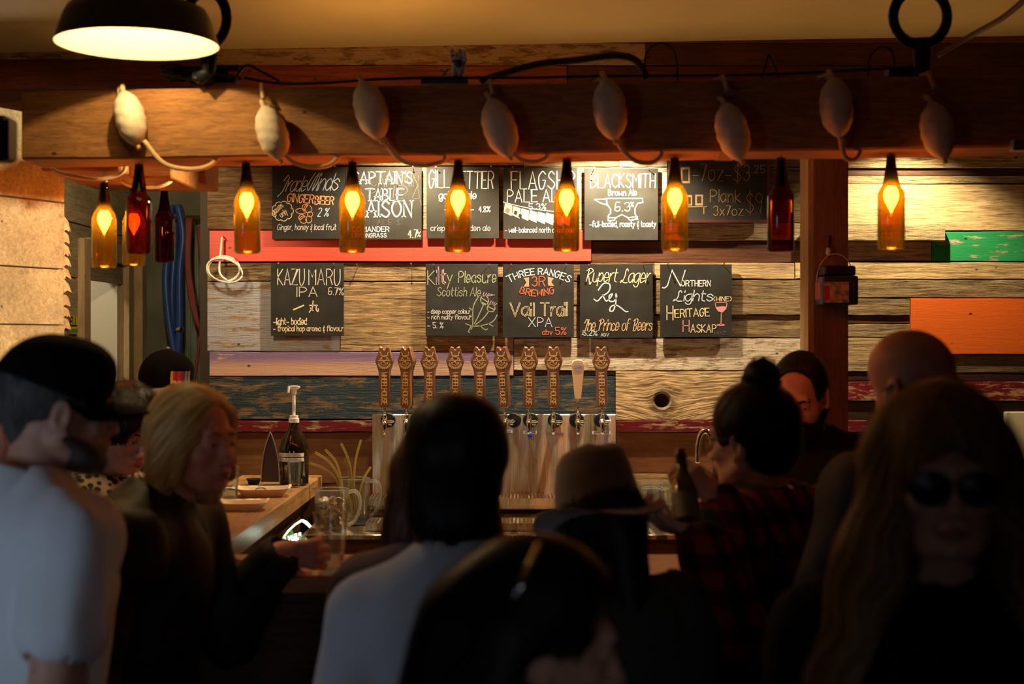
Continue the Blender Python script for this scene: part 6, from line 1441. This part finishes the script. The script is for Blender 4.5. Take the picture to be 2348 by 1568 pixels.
def patch(D, c, T_):
    cols = [(.35,.35,.38),(.10,.10,.14),(.30,.30,.35),(.08,.05,.12),(.25,.02,.06),(.45,.02,.03),(.55,.03,.03),(.30,.01,.02),(.50,.03,.02),(.60,.42,.05)]
    for i, q in enumerate(cols):
        mb = MB(); v = []
        for k in (0,1):
            x = (-.036+.0072*(i+k)); yy = -.016+.1125*math.sqrt(max(0,1-(x/.093)**2))
            for z in (.038,.060,.082):
                y2 = -.016+(.1135)*math.sqrt(max(0,1-(x/.0925)**2-((z-.040)/.108)**2)); v.append(T_(x, max(y2, .045+.0525*math.sqrt(max(0,1-(x/.068)**2-((z-.085)/.046)**2)) if abs(z-.085)<.046 else y2)+.012, z))
        mb.add(v, [(0,3,4,1),(1,4,5,2)]); obj('patch_stripe', mb, plain('patch_colour_%d'%i, q, .7), c, fix=False)
    mb = MB(); st, w_ = layout('RUP')
    for pts, sm in st: ribbon(mb, pts, 1.1, lambda x, y: Vector(T_(.004+x*.0014, -.016+.1155*math.sqrt(1-((.004+x*.0014)/.0925)**2)+.014, .041+y*.0014)))
    obj('patch_lettering', mb, M['white_plastic'], c, fix=False)
patch(D, c, T_)
# ---- 4. blond man with glass
jk = plain('dark_leather_jacket',(.011,.010,.008),.6,spec=.25,bump=.5,bs=35,var=.2)
gx = P(742,1310,3.32); gz = 1.0505
gb = np.array([gx.x, 3.64, gz])
pg = P(741,1300,3.36); gpos = np.array([pg.x, 3.50, gz])
D = person('long-haired blond man in a dark jacket turned right, holding a glass on the bar', w3(446,1010,3.25), (.85,-.53), (.93,-.1), SKR, jk, pitch=3, seated=True, w=1.12, thick=1.2, name_top='jacket', grow=.030, wr_amp=.014, nb_off=(-.10,.02,-.165), lean=(0,.10),
  hands={-1: dict(at=gpos+np.array([-.120,-.035,.055]), d=(1,.12,-.05), n=(.25,.95,.0), side=-1, hint=(-.2,.2,-1), kw=dict(bends=(.75,.95,.6), thumb=.8))})
D['who'] = 'the blond man'; stool(D)
Fh = hair_field(D, .008, lo=(.15,.17,.25)); 
for s in (-1,1): Fh.cap(D['T'](s*.066,-.02,.02), D['T'](s*.082,-.03,-.135), .034, .026, .03); Fh.cap(D['T'](s*.060,.035,.055), D['T'](s*.086,.030,-.08), .020, .012, .03)
Fh.cap(D['T'](0,-.085,.0), D['T'](0,-.085,-.135), .048, .040, .04); cut_face(Fh, D, .058, .092, .062, .012); Fh.half(tuple((0,0,-1)), D['T'](0,0,-.150))
add_hair(D, Fh, BLD, 3400, 15, .013, downflow(D,.75,.35,(.0,.07,.12)), .0011, off=.004, lab='straight blond hair to the jaw', shelltone=.3)
brows(D, BLD, .0035); lips(D, (.36,.17,.12)); collar(D, jk, .078, .045, .03, 35, .3)
glass_cup('pint_glass', 0, 0, 3.5, .030, .043, .15, 'pint glass held by the blond man on the front counter', (M['water'], .3))
o = bpy.data.objects[[x.name for x in COL.objects if x.name.startswith('pint_glass')][-1]]
for x in COL.objects:
    if x.get('label','').startswith('pint glass held by the blond'): x.location = Vector(gpos)
# ---- 5. person in a grey sweater, centre, from behind
gs_ = plain('grey_knit',(.42,.41,.42),.95,bump=.4,bs=350,sheen=.3)
D = person('dark-haired person in a light grey sweater seen from behind in the centre', w3(1050,1076,2.65), (.12,1), (.05,1), SK, gs_, pitch=-3, w=.86, thick=1.0, name_top='sweater', wr_amp=.006, grow=.020, drop=.02)
Fh = hair_field(D, .020, lo=(.15,.17,.20)); Fh.ell(D['T'](-.004,-.050,-.055), (.080,.062,.075), D['RH'], .03); Fh.ell(D['T'](0.01,-.066,-.095), (.070,.045,.035), D['RH'], .03); Fh.ell(D['T'](.02,-.02,.09), (.055,.07,.035), D['RH'], .04); cut_face(Fh, D, .062, .05, .065)
Fh.noise(14, .006, 4); add_hair(D, Fh, BLK, 1500, 12, .010, downflow(D,.6), .0013, off=.004, lab='thick black hair gathered low at the neck')
fc_ = plain('floral_collar_cloth',(.30,.33,.33),.9,var=.8,vs=90); collar(D, fc_, .060, .035, .014, 20)
# ---- 6. woman in front with hair clip
D = person('woman in black bending in the foreground with a silver hair clip, facing right', w3(1243,1468,1.86), (.97,.12), (.85,.5), SKT, M['blackcloth'], pitch=10, female=True, name_top='top')
Fh = hair_field(D, .016, lo=(.2,.2,.42), h=.0055); Fh.ell(D['T'](0,-.07,-.02), (.080,.075,.085), D['RH'], .04); Fh.cap(D['T'](0,-.10,.0), D['T'](0.0,-.125,-.33), .060, .075, .05)
for s in (-1,1): Fh.cap(D['T'](s*.055,-.05,.0), D['T'](s*.085,-.08,-.30), .04, .05, .04)
cut_face(Fh, D, .078, .095, .046); Fh.cap(D['T'](.07,.02,-.03), D['T'](.11,.03,-.05), .035, .03, .01, True)
Fh.cap(D['T'](.05,-.005,-.025), D['T'](.12,-.005,-.025), .028, .03, .008, True)
add_hair(D, Fh, BLK, 1500, 18, .015, downflow(D,.5,.5,(0,.04,.10)), .0011, off=.004, lab='long straight black hair')
a = D['T'](.045,-.035,.128); b = D['T'](.093,-.062,.055)
cl_ = MB(); n0 = (D['RH'][:,0]*.8+D['RH'][:,2]*.5)
cl_.tube([tuple(a+n0*.004), tuple((a*.5+b*.5)+n0*.014), tuple(b+n0*.004)], [.0035,.0055,.0035], 8, flat=.45)
obj('hair_clip', cl_, M['chrome'], D['base'], smooth=True, fix=False, label='long silver hair clip')
# ---- 7. person with a felt hat
ct_ = plain('dark_green_coat',(.028,.034,.026),.9,bump=.3,bs=150)
D = person('person in a brown felt hat and dark coat seen from behind, leaning at the bar', w3(1375,1222,3.02), (-.50,.86), (-.25,.97), SK, ct_, pitch=10, roll=-1, w=1.05, thick=1.1, name_top='coat', grow=.03, wr_amp=.010, nb_off=(.075,-.02,-.165))
Fh = hair_field(D, .010, lo=(.16,.17,.27)); Fh.cap(D['T'](0,-.075,-.02), D['T'](0,-.08,-.17), .052, .048, .04)
for s in (-1,1): Fh.cap(D['T'](s*.065,-.02,.0), D['T'](s*.070,-.03,-.17), .020, .022, .03)
cut_face(Fh, D, .066, .05, .06); add_hair(D, Fh, DBR, 1100, 14, .013, downflow(D,.3), .0013, lab='brown hair hanging below the hat')
felt = plain('brown_felt',(.13,.062,.022),.9,sheen=.3,bump=.2,bs=200)
def fedora(D):
    R = D['RH']@np.array(Matrix.Rotation(math.radians(-8),3,'X')); T_ = lambda x,y,z: D['C']+R@np.array([x,y,z]); v = []; n = 48
    z0 = .030; rows = [(.136,.140,'b'),(.130,.134,'b'),(.120,.122,'b'),(.100,.104,'b'),(.088,.108,z0),(.086,.106,z0+.02),(.084,.104,z0+.045),(.080,.100,z0+.085),(.073,.092,z0+.122),(.062,.080,z0+.142),(.040,.055,z0+.149),(.012,.02,z0+.143)]
    for j, (rx, ry, z) in enumerate(rows):
        for i in range(n):
            a = 2*math.pi*i/n; cx, sy = math.cos(a), math.sin(a)
            if z == 'b':
                t = (rx-.088)/.052; ry2 = .108+t*.056; zz = z0+.000+t*(.030*cx*cx*1.1-.020*sy*sy-.006); v.append(T_(rx*cx, ry2*sy-.012, zz))
            else:
                pin = 1-.16*max(0,(z-z0-.06)/.07)*max(0, sy)**1 ; cr = -.009*max(0,1-abs(cx)*1.6)*max(0,(z-z0-.07)/.06); v.append(T_(rx*cx*pin, ry*sy-.012, z+cr-.006*sy))
    mb = MB().add(v, [(j*n+i, j*n+(i+1)%n, (j+1)*n+(i+1)%n, (j+1)*n+i) for j in range(len(rows)-1) for i in range(n)]+[tuple(range(11*n,12*n))])
    o = obj('felt_hat', mb, felt, D['base'], smooth=True, fix=False); so = o.modifiers.new('t','SOLIDIFY'); so.thickness = .003
    mb = MB(); v = []
    for z, e in ((z0+.001,.0022),(z0+.030,.0022)):
        for i in range(n): a = 2*math.pi*i/n; k = (z-z0)/.045; v.append(T_((.088-.004*k+e)*math.cos(a), (.108-.004*k+e)*math.sin(a)-.012, z-.006*math.sin(a)))
    mb.add(v, [(i,(i+1)%n,n+(i+1)%n,n+i) for i in range(n)]); obj('hat_band', mb, M['black'], o, smooth=True, fix=False)
fedora(D)
# ---- 8. long auburn hair behind the grey sweater
pj = plain('dark_purple_jacket',(.035,.018,.045),.8,var=.4,vs=20)
D = person('long-haired auburn woman in a dark purple jacket, mostly hidden behind the grey sweater', w3(1010,1100,3.12), (-.2,.95), (-.35,.93), SK, pj, female=True, w=1.05, name_top='jacket', grow=.03)
Fh = hair_field(D, .022, lo=(.2,.2,.45), h=.006); Fh.cap(D['T'](0,-.08,0), D['T'](0,-.115,-.30), .07, .075, .04)
for s in (-1,1): Fh.cap(D['T'](s*.075,-.03,.02), D['T'](s*.108,-.04,-.22), .038, .040, .04)
cut_face(Fh, D, .06, .05, .07); add_hair(D, Fh, AUB, 1300, 18, .015, downflow(D,.35), .0013, lab='long wavy auburn hair', curl=.25)
# ---- 9. woman with a bun and glasses holding a bottle
def plaid():
    m, nt, b = nmat('red_and_black_plaid'); L = nt.links.new; tc = node(nt,'ShaderNodeTexCoord'); sp = node(nt,'ShaderNodeSeparateXYZ'); L(tc.outputs['Object'], sp.inputs[0]); out = []
    ad = node(nt,'ShaderNodeMath',operation='ADD'); L(sp.outputs[0], ad.inputs[0]); L(sp.outputs[1], ad.inputs[1])
    for src in (ad.outputs[0], sp.outputs[2]):
        mu = node(nt,'ShaderNodeMath',operation='MULTIPLY'); L(src, mu.inputs[0]); mu.inputs[1].default_value = 14; fr = node(nt,'ShaderNodeMath',operation='FRACT'); L(mu.outputs[0], fr.inputs[0])
        gt = node(nt,'ShaderNodeMath',operation='GREATER_THAN'); L(fr.outputs[0], gt.inputs[0]); gt.inputs[1].default_value = .5; out.append(gt.outputs[0])
    s = node(nt,'ShaderNodeMath',operation='ADD'); L(out[0], s.inputs[0]); L(out[1], s.inputs[1]); hf = node(nt,'ShaderNodeMath',operation='MULTIPLY'); L(s.outputs[0], hf.inputs[0]); hf.inputs[1].default_value = .5
    r = node(nt,'ShaderNodeValToRGB'); r.color_ramp.interpolation = 'CONSTANT'; r.color_ramp.elements[0].color = (.008,.006,.006,1); r.color_ramp.elements[1].position = .9; r.color_ramp.elements[1].color = (.24,.016,.013,1); q = r.color_ramp.elements.new(.4); q.color = (.07,.006,.005,1)
    L(hf.outputs[0], r.inputs[0]); L(r.outputs[0], b.inputs['Base Color']); b.inputs['Roughness'].default_value = .9; return m
BT = w3(1574,1134,3.10); BX = np.array([.04,.66,.75])
D = person('woman with dark hair in a bun, glasses and a red plaid shirt, holding a bottle', w3(1722,1008,3.32), (-.78,.62), (-.55,.83), SK, plaid(), pitch=4, female=True, w=1.1, name_top='plaid_shirt', grow=.03, wr_amp=.009, nb_off=(.045,-.035,-.165),
  hands={-1: dict(at=w3(1603,1228,3.03), d=(-.93,.0,.30), n=(.15,.35,.92), side=1, hint=(.3,-.2,-1), kw=dict(bends=(.35,.7,.6), thumb=.9)), 1: dict(at=w3(1640,1146,3.17), d=(-.62,.10,.72), n=(-.55,.65,-.45), side=-1, hint=(.6,-.2,-1), kw=dict(bends=(.55,1.0,.8), thumb=.5))})
Fh = hair_field(D, .010, lo=(.16,.17,.2), hi=(.15,.15,.22)); Fh.ell(D['T'](.0,-.040,.150), (.042,.042,.036), D['RH'], .012); Fh.ell(D['T'](0,-.05,-.02), (.068,.060,.070), D['RH'], .03); cut_face(Fh, D, .064, .05, .055)
for s in (-1,1): Fh.cap(D['T'](s*.06,.012,-.04), D['T'](s*.13,.012,-.045), .036, .042, .006, True)
Fh.noise(18, .006, 5)
def upflow(p, g): v = D['T'](0,-.04,.15)-p; return v/np.linalg.norm(v,axis=1,keepdims=True)
add_hair(D, Fh, BLK, 1100, 12, .010, upflow, .0011, off=.005, lab='black hair gathered in a bun on top')
glasses(D, M['black'], M['clear'], 1.05)
e = empty('beer_bottle', tuple(BT-BX*.116), 'dark beer bottle held by the woman with the bun', 'bottle')
bo = BT-BX*.116; tl = np.array(Matrix.Rotation(math.radians(-41),3,'X')); prof = [(.001,.003),(.026,0),(.030,.006),(.030,.120),(.027,.140),(.018,.160),(.0135,.180),(.0125,.215),(.0140,.217),(.0140,.222),(.0125,.224),(.0125,.232),(.001,.232)]
obj('bottle_body', MB().lathe(prof, tuple(bo), 28, cap0=False, cap1=False, R=Matrix(tl)), M['growler'], e, smooth=True, angle=60)
obj('bottle_label', MB().lathe([(.0305,.040),(.0305,.105)], tuple(bo), 28, cap0=False, cap1=False, R=Matrix(tl)), plain('dark_bottle_label',(.10,.07,.04),.6), e, smooth=True, fix=False)
# ---- 10. bearded man behind the bar
D = person('bearded man in a black shirt behind the bar looking down, lit red', w3(1836,905,4.35), (-.42,-.90), (-.3,-.95), SKR, M['blackcloth'], pitch=26, w=1.08, thick=1.15, name_top='shirt', jaw=1.1)
Fh = hair_field(D, .008); cut_face(Fh, D, .064, .112, .046, .008); Fh.half(tuple(D['RH']@np.array([0,.0,-1])), D['T'](0,0,-.05)); Fh.cap(D['T'](-.12,0,-.015), D['T'](.12,0,-.015), .026, .026, .005, True); add_hair(D, Fh, DBR, 700, 5, .006, downflow(D,.6), .0010, lab='short brown hair')
Fb = Fld(D['C']-.17, D['C']+.17, .0055); Fb.ell(D['T'](0,.042,-.082), (.060,.058,.044), D['RH'], .015)
for s in (-1,1): Fb.cap(D['T'](s*.064,.0,-.040), D['T'](s*.034,.06,-.094), .020, .024, .018)
Fb.ell(D['T'](0,.078,-.104), (.032,.034,.034), D['RH'], .02); Fb.cap(D['T'](-.026,.093,-.053), D['T'](.026,.093,-.053), .008, .008, .008); Fb.half(tuple(D['RH']@np.array([0,.0,1])), D['T'](0,0,-.042)); Fb.ell(D['T'](0,.106,-.069), (.020,.014,.007), D['RH'], .004, True); Fb.ell(D['T'](0,.112,-.03), (.03,.03,.022), D['RH'], .004, True)
add_hair(D, Fb, DBR, 900, 5, .006, downflow(D,.2), .0009, name='beard', lab='full brown beard'); brows(D, DBR, .004)
# ---- 11. bald man
D = person('bald man with glasses and a dark jacket at the right', w3(2098,888,3.02), (.72,-.69), (.5,-.86), SKR, plain('black_jacket',(.016,.014,.016),.8), pitch=10, w=1.05, thick=1.15, name_top='jacket', jaw=1.12, grow=.026, wr_amp=.010, nb_off=(.035,.03,-.175))
glasses(D, M['black'], M['clear']); brows(D, DBR)
# ---- 12. woman with sunglasses, foreground right
D = person('long-haired woman in sunglasses and black facing the camera at the right front', w3(2160,1100,2.15), (-.12,-.99), (-.1,-.99), SK, M['blackcloth'], pitch=0, female=True, w=1.08, name_top='top', grow=.024)
Fh = hair_field(D, .020, lo=(.30,.30,.50), hi=(.3,.3,.16), h=.006); Fh.ell(D['T'](0,-.04,.045), (.090,.10,.080), D['RH'], .03); Fh.cap(D['T'](0,-.08,0), D['T'](0,-.10,-.32), .08, .09, .04)
for s in (-1,1): Fh.cap(D['T'](s*.074,-.01,.03), D['T'](s*.098,.01,-.12), .034, .040, .04); Fh.cap(D['T'](s*.108,.01,-.12), D['T'](s*.150,.03,-.30), .045, .048, .04); Fh.cap(D['T'](s*.15,.03,-.30), D['T'](s*.15,.04,-.42), .045, .025, .04)
cut_face(Fh, D, .058, .062, .08, .014, -.16); Fh.noise(9, .018, 6, (1,1,.7)); 
def wavy(p, g):
    r = downflow(D,.45)(p, g); r[:,0] += .55*np.sin(p[:,2]*55+p[:,0]*20); r[:,1] += .4*np.cos(p[:,2]*48); return r
add_hair(D, Fh, LBR, 2400, 22, .017, wavy, .0013, off=.006, lab='long wavy light brown hair')
glasses(D, M['black'], plain('black_lens',(.003,.003,.004),.2,spec=.05), 1.12, True); lips(D, (.35,.10,.09))
# ---- a sliver of another person at the left edge
D = person('reddish-haired person mostly cut off at the left edge', w3(-32,965,3.1), (.5,.8), (.5,.8), SKR, tee, name_top='jacket', w=.85, nb_off=(-.07,-.02,-.18))
Fh = hair_field(D, .010); cut_face(Fh, D, .064, .055, .06); add_hair(D, Fh, DBR, 300, 6, .008, downflow(D,.5), .0012)
